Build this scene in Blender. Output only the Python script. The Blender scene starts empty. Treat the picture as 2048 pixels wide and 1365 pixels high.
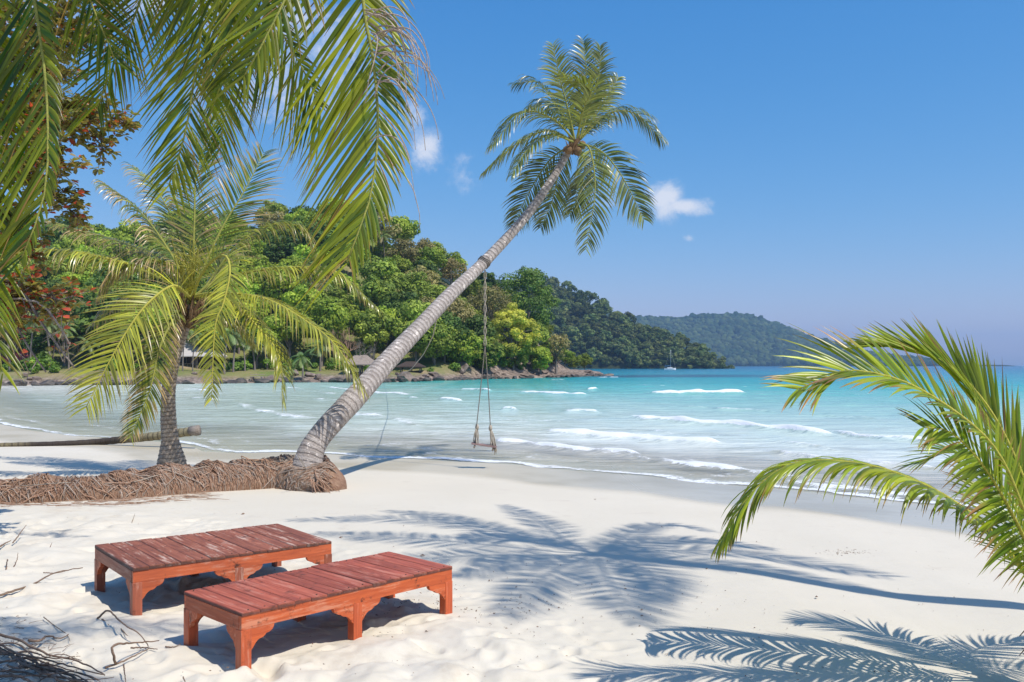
import bpy, math, random
import numpy as np
from mathutils import Vector, noise as mnoise
C = bpy.context.scene.collection
D = bpy.data
F, CX, HY = 1763.0, 1024.0, 731.0          # focal length in photo pixels, principal column, horizon row
CAMZ = 1.9; SEA = -0.5
SUN_EL = math.radians(56); SUNH = Vector((.8, -.6, 0))
rng = random.Random(7)

def tag(o, label=None, cat=None, group=None, kind=None):
    if label: o['label'] = label
    if cat: o['category'] = cat
    if group: o['group'] = group
    if kind: o['kind'] = kind
    return o
def empty(name, loc, label=None, cat=None, group=None):
    o = D.objects.new(name, None); C.objects.link(o); o.location = loc
    o.empty_display_size = .2
    return tag(o, label, cat, group)
def at(px, py, Y):
    return Vector(((px-CX)/F*Y, Y, CAMZ-(py-HY)/F*Y))

# ---------------------------------------------------------------- mesh collector
class MB:
    def __init__(s): s.v=[]; s.f=[]; s.c=[]; s.m=[]
    def vert(s, p, c=(0,0,0)):
        s.v.append((p[0],p[1],p[2])); s.c.append(c); return len(s.v)-1
    def face(s, idx, m=0): s.f.append(idx); s.m.append(m)
    def quad(s, a,b,c,d, col=(0,0,0), m=0):
        i=len(s.v); s.v+= [tuple(a),tuple(b),tuple(c),tuple(d)]; s.c+=[col]*4; s.face((i,i+1,i+2,i+3),m)
    def box(s, x0,x1,y0,y1,z0,z1,m=0,col=(0,0,0)):
        i=len(s.v)
        for z in (z0,z1):
            for x,y in ((x0,y0),(x1,y0),(x1,y1),(x0,y1)): s.vert((x,y,z),col)
        for q in ((0,3,2,1),(4,5,6,7),(0,1,5,4),(1,2,6,5),(2,3,7,6),(3,0,4,7)): s.face(tuple(i+k for k in q),m)
    def tube(s, pts, radii, n=8, m=0, cols=None, cap=True, rf=None):
        pts=[Vector(p) for p in pts]; N=len(pts); base=len(s.v)
        T=(pts[1]-pts[0]).normalized()
        U=T.cross(Vector((0,0,1))); 
        if U.length<.1: U=T.cross(Vector((1,0,0)))
        U.normalize()
        for i,p in enumerate(pts):
            T2=(pts[min(i+1,N-1)]-pts[max(i-1,0)])
            if T2.length<1e-9: T2=T
            T=T2.normalized(); U=(U-T*U.dot(T)).normalized(); V=T.cross(U)
            r=radii[i] if hasattr(radii,'__len__') else radii
            for k in range(n):
                a=2*math.pi*k/n; rr=r*(rf(i,a) if rf else 1)
                s.vert(p+(U*math.cos(a)+V*math.sin(a))*rr, cols[i] if cols else (0,0,0))
        for i in range(N-1):
            for k in range(n):
                a=base+i*n+k; b=base+i*n+(k+1)%n
                s.face((a,b,b+n,a+n),m)
        if cap:
            s.face(tuple(base+k for k in range(n))[::-1],m); s.face(tuple(base+(N-1)*n+k for k in range(n)),m)
    def build(s, name, mats, parent=None, smooth=False, loc=None, link=True):
        me=D.meshes.new(name); me.from_pydata(s.v,[],s.f)
        if not isinstance(mats,(list,tuple)): mats=[mats]
        for m in mats: me.materials.append(m)
        me.polygons.foreach_set('material_index', s.m)
        if smooth: me.polygons.foreach_set('use_smooth',[True]*len(s.f))
        at_=me.color_attributes.new('tint','FLOAT_COLOR','POINT')
        a=np.ones((len(s.v),4),dtype=np.float32); a[:,:3]=np.array(s.c,dtype=np.float32).reshape(-1,3); at_.data.foreach_set('color',a.ravel())
        me.update()
        o=D.objects.new(name,me)
        if link: C.objects.link(o)
        if parent: o.parent=parent
        if loc is not None: o.location=loc
        return o
def cr(pts, n):
    """Catmull-Rom resample by arc length"""
    P=[Vector(p) for p in pts]; P=[P[0]*2-P[1]]+P+[P[-1]*2-P[-2]]
    out=[]
    for i in range(1,len(P)-2):
        for k in range(12):
            t=k/12; a,b,c,d=P[i-1],P[i],P[i+1],P[i+2]
            out.append(.5*((2*b)+(c-a)*t+(2*a-5*b+4*c-d)*t*t+(3*b-a-3*c+d)*t**3))
    out.append(P[-2])
    L=[0]
    for i in range(1,len(out)): L.append(L[-1]+(out[i]-out[i-1]).length)
    res=[]; j=0
    for k in range(n):
        s=L[-1]*k/(n-1)
        while j<len(L)-2 and L[j+1]<s: j+=1
        u=(s-L[j])/max(L[j+1]-L[j],1e-9); res.append(out[j].lerp(out[j+1],min(max(u,0),1)))
    return res, L[-1]

# ---------------------------------------------------------------- materials
def newmat(name):
    m=D.materials.new(name); m.use_nodes=True; nt=m.node_tree; nt.nodes.clear(); return m,nt
class NT:
    def __init__(s,nt): s.nt=nt
    def n(s,t,**k):
        x=s.nt.nodes.new(t)
        for a,b in k.items():
            if a=='inp':
                for kk,vv in b.items(): s.set(x,kk,vv)
            else: setattr(x,a,b)
        return x
    def set(s,x,k,v):
        i=x.inputs[k]
        if hasattr(v,'is_output'): s.nt.links.new(v,i)
        else:
            if i.type=='RGBA' and len(v)==3: v=(*v,1)
            i.default_value=v
    def noise(s,scale,vec=None,detail=4,rough=.5,dist=0):
        x=s.n('ShaderNodeTexNoise'); s.set(x,'Scale',scale); s.set(x,'Detail',detail); s.set(x,'Roughness',rough); s.set(x,'Distortion',dist)
        if vec is not None: s.set(x,'Vector',vec)
        return x.outputs['Fac']
    def ramp(s,fac,stops,interp='LINEAR'):
        x=s.n('ShaderNodeValToRGB'); cr_=x.color_ramp; cr_.interpolation=interp
        while len(cr_.elements)<len(stops): cr_.elements.new(.5)
        for e,(p,c) in zip(cr_.elements,stops): e.position=p; e.color=(*c,1) if len(c)==3 else c
        s.set(x,'Fac',fac); return x.outputs['Color']
    def math(s,op,a,b=None,c=None,clamp=False):
        x=s.n('ShaderNodeMath',operation=op,use_clamp=clamp); s.set(x,0,a)
        if b is not None: s.set(x,1,b)
        if c is not None: s.set(x,2,c)
        return x.outputs[0]
    def mix(s,f,a,b,mode='MIX'):
        x=s.n('ShaderNodeMix',data_type='RGBA',blend_type=mode)
        s.set(x,0,f); s.set(x,6,a); s.set(x,7,b); return x.outputs[2]
    def mr(s,v,a,b,c,d,smooth=True):
        x=s.n('ShaderNodeMapRange',interpolation_type='SMOOTHSTEP' if smooth else 'LINEAR')
        for k,vv in zip(range(5),(v,a,b,c,d)): s.set(x,k,vv)
        return x.outputs[0]
    def mapping(s,vec,scale=(1,1,1),loc=(0,0,0)):
        x=s.n('ShaderNodeMapping'); s.set(x,'Vector',vec); s.set(x,'Scale',scale); s.set(x,'Location',loc); return x.outputs[0]
    def attr(s,name): return s.n('ShaderNodeAttribute',attribute_name=name)
    def bump(s,h,strength,dist,normal=None):
        x=s.n('ShaderNodeBump'); s.set(x,'Height',h); s.set(x,'Strength',strength); s.set(x,'Distance',dist)
        if normal is not None: s.set(x,'Normal',normal)
        return x.outputs[0]
    def out(s,sh):
        o=s.n('ShaderNodeOutputMaterial'); s.nt.links.new(sh,o.inputs['Surface'])
    def pbsdf(s,col,rough=.6,spec=.5,normal=None,**k):
        x=s.n('ShaderNodeBsdfPrincipled'); s.set(x,'Base Color',col); s.set(x,'Roughness',rough); s.set(x,'Specular IOR Level',spec)
        if normal is not None: s.set(x,'Normal',normal)
        for a,b in k.items(): s.set(x,a,b)
        return x.outputs[0]
    def mixs(s,f,a,b):
        x=s.n('ShaderNodeMixShader'); s.set(x,0,f); s.nt.links.new(a,x.inputs[1]); s.nt.links.new(b,x.inputs[2]); return x.outputs[0]

def leaf_mat(name, green, yellow, brown=(.20,.13,.05), trans=.35, rough=.38, spec=.45, objvar=0., tcol=None):
    m,nt=newmat(name); t=NT(nt)
    a=t.attr('tint'); sp=t.n('ShaderNodeSeparateColor'); t.set(sp,0,a.outputs['Color'])
    oi=t.n('ShaderNodeObjectInfo')
    geo=t.n('ShaderNodeNewGeometry')
    nz=t.noise(9,geo.outputs['Position'],2)
    f=t.math('ADD',sp.outputs[0],t.math('MULTIPLY',t.math('SUBTRACT',nz,.5),.35),clamp=True)
    col=t.mix(f,green,yellow)
    col=t.mix(sp.outputs[1],col,brown)
    hs=t.n('ShaderNodeHueSaturation'); t.set(hs,'Color',col)
    if objvar:
        t.set(hs,'Value',t.mr(oi.outputs['Random'],0,1,1-objvar,1+objvar,False))
        r2=t.math('FRACT',t.math('MULTIPLY',oi.outputs['Random'],17.3))
        t.set(hs,'Hue',t.mr(r2,0,1,.5-.05*objvar,.5+.035*objvar,False))
    # blue of tint: per leaf brightness
    v=t.mr(sp.outputs[2],0,1,.55,1.4,False)
    col2=t.mix(1.0,hs.outputs[0],t.n('ShaderNodeCombineXYZ',inp={0:v,1:v,2:v}).outputs[0],'MULTIPLY')
    p=t.pbsdf(col2,rough,spec)
    tr=t.n('ShaderNodeBsdfTranslucent')
    tc=t.mix(1.0,col2,tcol or (1.5,1.7,.7,1),'MULTIPLY'); t.set(tr,'Color',tc)
    t.out(t.mixs(trans,p,tr.outputs[0])); return m
M={}
M['leaf_fg']=leaf_mat('palm_leaf_fg',(.035,.092,.010),(.29,.30,.018),(.30,.17,.06),trans=.36,rough=.36,spec=.5,tcol=(2.1,2.1,.35,1))
M['leaf_mid']=leaf_mat('palm_leaf_mid',(.045,.09,.018),(.40,.40,.045),(.42,.30,.15),trans=.22,rough=.32,spec=.6,tcol=(2.0,1.8,.5,1))
M['leaf_lean']=leaf_mat('palm_leaf_lean',(.018,.05,.02),(.27,.29,.05),(.36,.30,.18),trans=.2,rough=.33,spec=.6,tcol=(1.6,1.8,.7,1))
M['leaf_right']=leaf_mat('palm_leaf_right',(.070,.155,.014),(.38,.42,.028),(.28,.14,.06),trans=.36,rough=.33,spec=.5,tcol=(1.9,1.9,.5,1))
M['leaf_small']=leaf_mat('palm_leaf_far',(.09,.15,.045),(.24,.29,.09),(.34,.27,.15),trans=.25,rough=.45,objvar=.3)
M['tree_bright']=leaf_mat('foliage_bright',(.20,.30,.034),(.46,.52,.06),trans=.25,rough=.6,spec=.2,objvar=.25)
M['tree_mid']=leaf_mat('foliage_mid',(.13,.20,.03),(.34,.40,.06),trans=.22,rough=.6,spec=.2,objvar=.3)
M['tree_dark']=leaf_mat('foliage_dark',(.06,.12,.024),(.17,.24,.045),trans=.2,rough=.6,spec=.2,objvar=.3)
M['tree_olive']=leaf_mat('foliage_olive',(.19,.18,.065),(.38,.31,.12),trans=.22,rough=.6,spec=.2,objvar=.3)
M['tree_yellow']=leaf_mat('foliage_yellow',(.15,.22,.03),(.60,.56,.09),trans=.3,rough=.55,spec=.2)
M['tree_far']=leaf_mat('foliage_far',(.07,.12,.038),(.20,.22,.065),trans=.15,rough=.7,spec=.1,objvar=.45)
M['tree_hill']=leaf_mat('foliage_hill',(.028,.055,.02),(.085,.11,.035),trans=.1,rough=.8,spec=.05)
M['leaf_red']=leaf_mat('almond_leaf',(.19,.24,.06),(.45,.09,.05),(.36,.18,.06),trans=.42,rough=.4,spec=.4,tcol=(1.6,1.3,.8,1))
M['shrub']=leaf_mat('shrub_leaf',(.09,.19,.02),(.25,.36,.04),trans=.3,rough=.5,objvar=.2)

def bark_mat(name,c0,c1,ring=0.,dark=(.05,.04,.035),bump=.02,scale=1.,patch=0.,light=0.):
    m,nt=newmat(name); t=NT(nt)
    a=t.attr('tint'); sp=t.n('ShaderNodeSeparateColor'); t.set(sp,0,a.outputs['Color'])
    geo=t.n('ShaderNodeNewGeometry'); P=geo.outputs['Position']
    n1=t.noise(5*scale,P,5,.65); n2=t.noise(38*scale,P,4,.7)
    col=t.ramp(n1,[(.3,c0),(.7,c1)])
    col=t.mix(t.mr(n2,.38,.72,0,.8),col,tuple(x*.5 for x in c0))
    h=n2
    if ring:
        w=t.math('SINE',t.math('ADD',t.math('MULTIPLY',sp.outputs[0],ring*6.283),t.math('MULTIPLY',n1,4.5)))
        col=t.mix(t.mr(w,.45,1.,0,.6),col,dark); h=t.math('SUBTRACT',n2,t.math('MULTIPLY',t.mr(w,.3,1,0,1),.9))
    if light: col=t.mix(t.mr(w,-.55,-.95,0,light),col,(.66,.62,.58))
    if patch:
        n3=t.noise(9*scale,P,5,.7)
        col=t.mix(t.mr(n3,.56,.68,0,patch),col,tuple(min(1,x*1.9) for x in c1))
    col=t.mix(sp.outputs[1],col,dark)
    t.out(t.pbsdf(col,.85,.2,t.bump(h,.8,bump))); return m
M['trunk_lean']=bark_mat('palm_bark_grey',(.31,.265,.235),(.53,.475,.43),ring=9,bump=.02,patch=.8,dark=(.25,.215,.19),light=.22)
M['trunk_brown']=bark_mat('palm_bark_brown',(.33,.26,.20),(.58,.49,.40),dark=(.15,.11,.08),ring=12,bump=.02)
M['boot']=bark_mat('palm_fibre_boot',(.16,.095,.05),(.34,.22,.12),bump=.02,scale=2)
M['wood_grey']=bark_mat('grey_branch',(.20,.16,.13),(.38,.33,.28),bump=.01)
M['twig']=bark_mat('brown_stick',(.17,.11,.075),(.36,.25,.18),bump=.004,scale=5)
M['root']=bark_mat('root_fibre',(.36,.19,.12),(.62,.43,.30),bump=.01,scale=4)
M['root_pale']=bark_mat('root_pale',(.34,.26,.20),(.6,.5,.42),bump=.005,scale=5)
M['rootsoil']=bark_mat('root_mat',(.28,.15,.095),(.52,.34,.23),bump=.04,scale=3)
M['trunk_far']=bark_mat('far_trunk',(.17,.14,.12),(.33,.29,.25),bump=.01,scale=.3)
M['log']=bark_mat('wet_log',(.20,.17,.10),(.40,.34,.2),ring=6,bump=.01)
M['midrib']=bark_mat('frond_midrib',(.22,.25,.06),(.42,.40,.10),bump=.002,scale=4)
M['midrib_y']=bark_mat('frond_midrib_yellow',(.38,.36,.06),(.55,.50,.10),bump=.002,scale=4,dark=(.25,.12,.05))
M['rope']=bark_mat('rope',(.36,.31,.24),(.55,.5,.42),bump=.002,scale=8)
M['rope_dark']=bark_mat('rope_grey',(.17,.15,.13),(.30,.27,.24),bump=.002,scale=8)
M['seatwood']=bark_mat('swing_wood',(.24,.15,.14),(.42,.30,.28),bump=.004,scale=3)

def simple(name,c0,c1,scale=4,rough=.7,spec=.3,bump=.01,stretch=(1,1,1)):
    m,nt=newmat(name); t=NT(nt); tc=t.n('ShaderNodeTexCoord')
    n1=t.noise(scale,t.mapping(tc.outputs['Object'],stretch),6,.6)
    t.out(t.pbsdf(t.ramp(n1,[(.3,c0),(.7,c1)]),rough,spec,t.bump(n1,.6,bump))); return m
M['rock']=simple('shore_rock',(.09,.07,.06),(.34,.27,.22),.9,.85,.2,.15)
M['rock_dark']=simple('tide_rock',(.035,.032,.03),(.13,.11,.09),.9,.6,.4,.15)
M['roof_grey']=simple('grey_roof',(.42,.40,.39),(.56,.53,.51),1.5,.8,.2,.02,(1,6,1))
M['thatch']=simple('thatch',(.18,.14,.11),(.42,.35,.29),5,.9,.1,.08,(4,1,1))
M['wall_dark']=simple('dark_timber',(.035,.028,.025),(.10,.07,.055),3,.8,.2,.02,(6,6,1))
M['roof_red']=simple('red_roof',(.40,.06,.07),(.55,.13,.13),2,.7,.3,.02)
M['white']=simple('white_hull',(.75,.75,.75),(.82,.82,.82),2,.3,.5,.001)
M['metal']=simple('mast_metal',(.6,.62,.65),(.7,.72,.75),2,.35,.5,.001)
M['metal_dark']=simple('rusty_screw',(.06,.035,.025),(.14,.09,.07),30,.7,.3,.001)
M['canvas']=simple('blue_canvas',(.05,.14,.28),(.08,.2,.35),2,.8,.2,.005)
M['glass']=simple('dark_glass',(.02,.025,.03),(.04,.045,.05),2,.08,.5,.0)

# lounger woods
def wood(name, base, dark, pale, palef, rough, dirt, along='X'):
    m,nt=newmat(name); t=NT(nt); tc=t.n('ShaderNodeTexCoord'); O=tc.outputs['Object']
    a=t.attr('tint'); sp=t.n('ShaderNodeSeparateColor'); t.set(sp,0,a.outputs['Color'])
    off=t.n('ShaderNodeCombineXYZ',inp={0:t.math('MULTIPLY',sp.outputs[0],37.),1:t.math('MULTIPLY',sp.outputs[0],11.),2:0.}).outputs[0]
    va=t.n('ShaderNodeVectorMath',operation='ADD'); t.set(va,0,O); t.set(va,1,off)
    sc={'X':(1.6,22,22),'Y':(22,1.6,22),'Z':(22,22,1.6)}[along]
    g=t.noise(1.6,t.mapping(va.outputs[0],sc),6,.65,.6)
    fine=t.noise(60,va.outputs[0],3,.7)
    big=t.noise(3.2,t.mapping(va.outputs[0],{'X':(.5,2.2,2.2),'Y':(2.6,.45,2.6),'Z':(2.2,2.2,.5)}[along]),7,.78)
    col=t.ramp(g,[(.25,dark),(.6,base)])
    v=t.mr(sp.outputs[1],0,1,.78,1.22,False)
    col=t.mix(1.,col,t.n('ShaderNodeCombineXYZ',inp={0:v,1:v,2:v}).outputs[0],'MULTIPLY')
    mk=t.mr(t.math('ADD',big,t.math('MULTIPLY',t.math('SUBTRACT',g,.5),.5)),.52,.66,0,palef)
    col=t.mix(mk,col,pale)
    st=t.mr(t.noise(7,t.mapping(va.outputs[0],(1,1,1),(3,5,1)),5,.75),.545,.68,0,dirt)
    col=t.mix(st,col,(.035,.02,.015))
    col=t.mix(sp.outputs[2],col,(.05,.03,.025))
    r=t.mr(big,.3,.7,rough-.1,rough+.15)
    t.out(t.pbsdf(col,r,.4,t.bump(t.math('ADD',g,t.math('MULTIPLY',fine,.3)),.5,.004))); return m
M['side_a']=wood('lounger_side_red',(.60,.125,.036),(.36,.062,.022),(.62,.36,.24),.42,.45,.9,'X')
M['side_ay']=wood('lounger_end_red',(.56,.125,.042),(.34,.065,.026),(.50,.30,.22),.35,.5,.7,'Y')
M['top_a']=wood('lounger_slat_red',(.43,.105,.058),(.20,.048,.030),(.56,.31,.24),.40,.6,.55,'Y')
M['leg_a']=wood('lounger_leg_red',(.58,.12,.04),(.36,.065,.026),(.55,.36,.28),.35,.45,.6,'Z')
M['side_b']=wood('lounger_side_worn',(.52,.12,.042),(.29,.06,.028),(.58,.38,.28),.5,.52,.9,'X')
M['side_by']=wood('lounger_end_worn',(.36,.135,.080),(.20,.070,.042),(.44,.30,.22),.6,.6,.5,'Y')
M['top_b']=wood('lounger_slat_worn',(.35,.115,.065),(.14,.045,.030),(.68,.54,.44),.6,.65,.6,'Y')
M['leg_b']=wood('lounger_leg_worn',(.40,.115,.060),(.24,.065,.036),(.55,.38,.30),.6,.55,.5,'Z')

# ---------------------------------------------------------------- numpy noise for grids
def vnoise(X,Y,scale,seed):
    r=np.random.RandomState(seed); n=256; tab=r.rand(n,n)
    x=X/scale; y=Y/scale; xi=np.floor(x).astype(int); yi=np.floor(y).astype(int); u=x-xi; v=y-yi
    u=u*u*(3-2*u); v=v*v*(3-2*v); a=tab[xi%n,yi%n]; b=tab[(xi+1)%n,yi%n]; c=tab[xi%n,(yi+1)%n]; d=tab[(xi+1)%n,(yi+1)%n]
    return (a*(1-u)+b*u)*(1-v)+(c*(1-u)+d*u)*v-.5
def sstep(a,b,x):
    t=np.clip((x-a)/(b-a),0,1); return t*t*(3-2*t)

# ---------------------------------------------------------------- ground
WL=[(-4000,4600),(-300,420),(-120,170),(-75,108),(-50,78),(-32,51),(-20.8,35.9),(-17.7,32.5),(-14.9,30),(-11.5,28),(-9.6,26.4),(-8.6,24.6),(-7.5,24.1),(-6.4,24.3),(-5.1,23.9),(-3.6,23),(-.1,21.4),(1.6,19.9),(3,19),(3.8,18.1),(4.9,17.4),(6.1,16.2),(8.2,14.2),(11.5,11.8),(18,7),(40,-10),(400,-300),(4500,-3600)]
WX=np.array([p[0] for p in WL],float); WY=np.array([p[1] for p in WL],float)
def sdist(X,Y):
    """signed distance-like coordinate, >0 seaward"""
    e=.6
    yw=np.interp(X,WX,WY); sl=(np.interp(X+e,WX,WY)-np.interp(X-e,WX,WY))/(2*e)
    return (Y-yw)/np.sqrt(1+np.minimum(np.abs(sl),1.2)**2*.5)
def gz(X,Y):
    s=sdist(X,Y)
    z=np.where(s>0, SEA-.035*s, np.where(s>-3.2, SEA-.025*s, 0))
    t=sstep(-14,-3.2,s); t2=np.clip((s+14)/(14-3.2),0,1)
    land=-.42*(t*.55+t2*.45)
    z=np.where(s<=-3.2,land,z)
    return np.maximum(z,-3.)
def ground(px,py):
    """3D point on the beach seen at a photo pixel"""
    Y=CAMZ*F/(py-HY)
    for _ in range(25):
        X=(px-CX)/F*Y; z=float(gz(np.array(X),np.array(Y))); Y=(CAMZ-z)*F/(py-HY)
    return Vector(((px-CX)/F*Y,Y,z))
def gzf(x,y): return float(gz(np.array(float(x)),np.array(float(y))))

def grid_mesh(name,xs,ys,Z,attrs,mat,XY=None):
    nx,ny=len(xs),len(ys)
    if XY is None: X,Y=np.meshgrid(xs,ys)
    else: X,Y=XY
    co=np.stack([X,Y,Z],-1).reshape(-1,3).astype(np.float32)
    me=D.meshes.new(name); me.vertices.add(nx*ny); me.vertices.foreach_set('co',co.ravel())
    i=np.arange((ny-1)*(nx-1)); r=i//(nx-1); c=i%(nx-1); a=r*nx+c
    q=np.stack([a,a+1,a+nx+1,a+nx],-1).astype(np.int32)
    me.loops.add(q.size); me.loops.foreach_set('vertex_index',q.ravel())
    me.polygons.add(len(q)); me.polygons.foreach_set('loop_start',np.arange(0,q.size,4,dtype=np.int32)); me.polygons.foreach_set('loop_total',np.full(len(q),4,np.int32))
    me.polygons.foreach_set('use_smooth',np.ones(len(q),bool))
    for k,v in attrs.items():
        A=me.attributes.new(k,'FLOAT','POINT'); A.data.foreach_set('value',v.ravel().astype(np.float32))
    me.materials.append(mat); me.update(calc_edges=True); me.validate()
    o=D.objects.new(name,me); C.objects.link(o); return o

def axis(segs):
    out=[]
    for a,b,st in segs: out+=list(np.arange(a,b,st))
    return out
geo=lambda a,b,n:list(np.geomspace(a,b,n))
xs=np.array([-x for x in geo(20,5200,36)][::-1]+axis([(-19.5,-7,.16),(-7,-4.2,.05),(-4.2,3.6,.024),(3.6,8,.07),(8,19.5,.3)])+geo(20,5200,36))
ys=np.array([-x for x in geo(8,3000,22)][::-1]+axis([(-7.5,4.6,.3),(4.6,8.6,.024),(8.6,13,.05),(13,40,.15)])+geo(40,5200,60))
X,Y=np.meshgrid(xs,ys); Z=gz(X,Y)
rough=sstep(-.8,1.6,(.82-(Y-5.3)*.742+.7-X))*(1-sstep(12.5,16,Y))
rough=rough*(.75+.5*vnoise(X,Y,1.1,3))
near=sstep(0,3,13-Y)*sstep(-9,-7,X)*(1-sstep(4,8,X))
Z=Z+rough*near*(vnoise(X,Y,.8,11)*.10+np.abs(vnoise(X,Y,.42,12))*.13-.03+vnoise(X,Y,.17,13)*.045+vnoise(X,Y,.07,14)*.02)
Z=Z+(1-rough)*near*(vnoise(X,Y,1.3,15)*.02+vnoise(X,Y,.3,16)*.005)
rs=np.random.RandomState(5)
# footprints pressed into the dry sand, each with a small pushed-up rim
flo=np.zeros_like(Z)
def dent(cx,cy,a,w,l,dep):
    m=(np.abs(X-cx)<.4)&(np.abs(Y-cy)<.4); iy,ix=np.where(m)
    if len(iy)==0: return
    y0,y1,x0,x1=iy.min(),iy.max()+1,ix.min(),ix.max()+1
    dx=X[y0:y1,x0:x1]-cx; dy=Y[y0:y1,x0:x1]-cy
    u=(dx*math.cos(a)+dy*math.sin(a))/w; v=(-dx*math.sin(a)+dy*math.cos(a))/l
    r2=u*u+v*v
    flo[y0:y1,x0:x1]+= -dep*np.exp(-r2*1.6)+dep*.5*np.exp(-(np.sqrt(r2)-1.35)**2*9)
for _ in range(520):
    cx=rs.uniform(-6,2.2); cy=rs.uniform(4.7,11.5)
    dent(cx,cy,rs.uniform(0,6.28),rs.uniform(.045,.09),rs.uniform(.07,.17),rs.uniform(.015,.055))
Z=Z+flo*np.clip(rough,0,1)
fl2=flo; 
S=sdist(X,Y)
wet=sstep(-3.6,-2.7,S+vnoise(X,Y,2.5,21)*.5+vnoise(X,Y,.7,22)*.25)

m,nt=newmat('sand'); t=NT(nt); ge=t.n('ShaderNodeNewGeometry'); P=ge.outputs['Position']
w=t.attr('wet').outputs['Fac']; rg=t.attr('rough').outputs['Fac']
n1=t.noise(.35,P,4,.6); n2=t.noise(6,P,5,.65); n3=t.noise(220,P,3,.8); n4=t.noise(2.2,P,6,.7)
dry=t.ramp(n1,[(.3,(.62,.56,.45)),(.7,(.66,.60,.49))])
dry=t.mix(t.math('MULTIPLY',rg,t.mr(n4,.42,.6,0,.5)),dry,(.70,.655,.56))
dry=t.mix(t.mr(n4,.57,.72,0,.45),dry,(.52,.45,.36))
dry=t.mix(t.mr(n3,.64,.74,0,.35),dry,(.30,.24,.18))
wx=t.n('ShaderNodeSeparateXYZ'); t.set(wx,0,P)
wetc=t.mix(t.mr(n1,.35,.6,0,1),(.46,.395,.27),(.56,.495,.37))
dry=t.mix(t.math('MULTIPLY',rg,t.mr(t.noise(1.7,P,7,.75),.52,.66,0,.5)),dry,(.50,.42,.32))
col=t.mix(w,dry,wetc)
rgh=t.mix(w,.92,t.mr(wx.outputs[0],-2,5,.55,.22)) if False else t.math('ADD',t.math('MULTIPLY',t.math('SUBTRACT',1.,w),.92),t.math('MULTIPLY',w,t.mr(wx.outputs[0],-2,4.5,.5,.2)))
bh=t.math('ADD',t.math('MULTIPLY',n2,.5),t.math('MULTIPLY',n3,.12))
bs=t.mr(w,0,1,.55,.04,False)
b=t.n('ShaderNodeBump'); t.set(b,'Height',bh); t.set(b,'Strength',bs); t.set(b,'Distance',.022)
rip=t.noise(1.3,t.mapping(P,(.6,2.5,1)),4,.6)
b2=t.n('ShaderNodeBump'); t.set(b2,'Height',rip); t.set(b2,'Strength',t.mr(rg,0,1,.35,0.,False)); t.set(b2,'Distance',.02); t.nt.links.new(b.outputs[0],b2.inputs['Normal'])
t.out(t.pbsdf(col,rgh,.5,b2.outputs[0])); M['sand']=m
g=grid_mesh('ground',xs,ys,Z,{'wet':wet,'rough':np.clip(rough,0,1)},M['sand']); tag(g,kind='structure')
print('ground',len(xs)*len(ys))

# ---------------------------------------------------------------- water
def sea_pt(px,py):
    Y=(CAMZ-SEA)*F/(py-HY); return ((px-CX)/F*Y,Y)
rowsY=np.concatenate([np.arange(5,13,.6),np.geomspace(13,110,640),np.geomspace(111,5200,200)])
tt=np.concatenate([np.linspace(-3.2,-.78,30)[:-1],np.linspace(-.78,.75,620),np.linspace(.75,3.2,30)[1:]])
TX,YY=np.meshgrid(tt,rowsY); XX=TX*YY
S=sdist(XX,YY)
foam=np.zeros_like(XX); Hh=np.zeros_like(XX)
PX=CX+F*TX; PYr=HY+(CAMZ-SEA)*F/YY
def wave(pts,width,h,strength,trail=1.6,seed=0,side=1):
    q=[sea_pt(*p) for p in pts]
    qx=np.array([a[0] for a in q]); qy=np.array([a[1] for a in q]); o=np.argsort(qx); qx=qx[o]; qy=qy[o]
    yc=np.interp(XX,qx,qy)+vnoise(XX,np.zeros_like(XX),max(.8,qy.mean()*.06),40+seed)*width*.9+vnoise(XX,np.zeros_like(XX),max(.3,qy.mean()*.015),60+seed)*width*.5
    L=qx[-1]-qx[0]; e=max(.3,L*.10)
    env=sstep(qx[0]-e*.3,qx[0]+e,XX)*(1-sstep(qx[-1]-e,qx[-1]+e*.3,XX))
    env=env*(.72+.6*vnoise(XX,YY*0,max(.6,L*.10),90+seed))
    d=(YY-yc)/width            # >0: behind (seaward)
    prof=np.where(d<0,np.exp(-(d/.45)**2),np.exp(-(d/1.0)**2))
    Hh[:]+=h*prof*np.clip(env,0,1)
    fp=np.where(d<0,np.exp(-(d/.40)**4),np.exp(-(d/trail)**2))
    foam[:]=np.maximum(foam,fp*env*strength)
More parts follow.
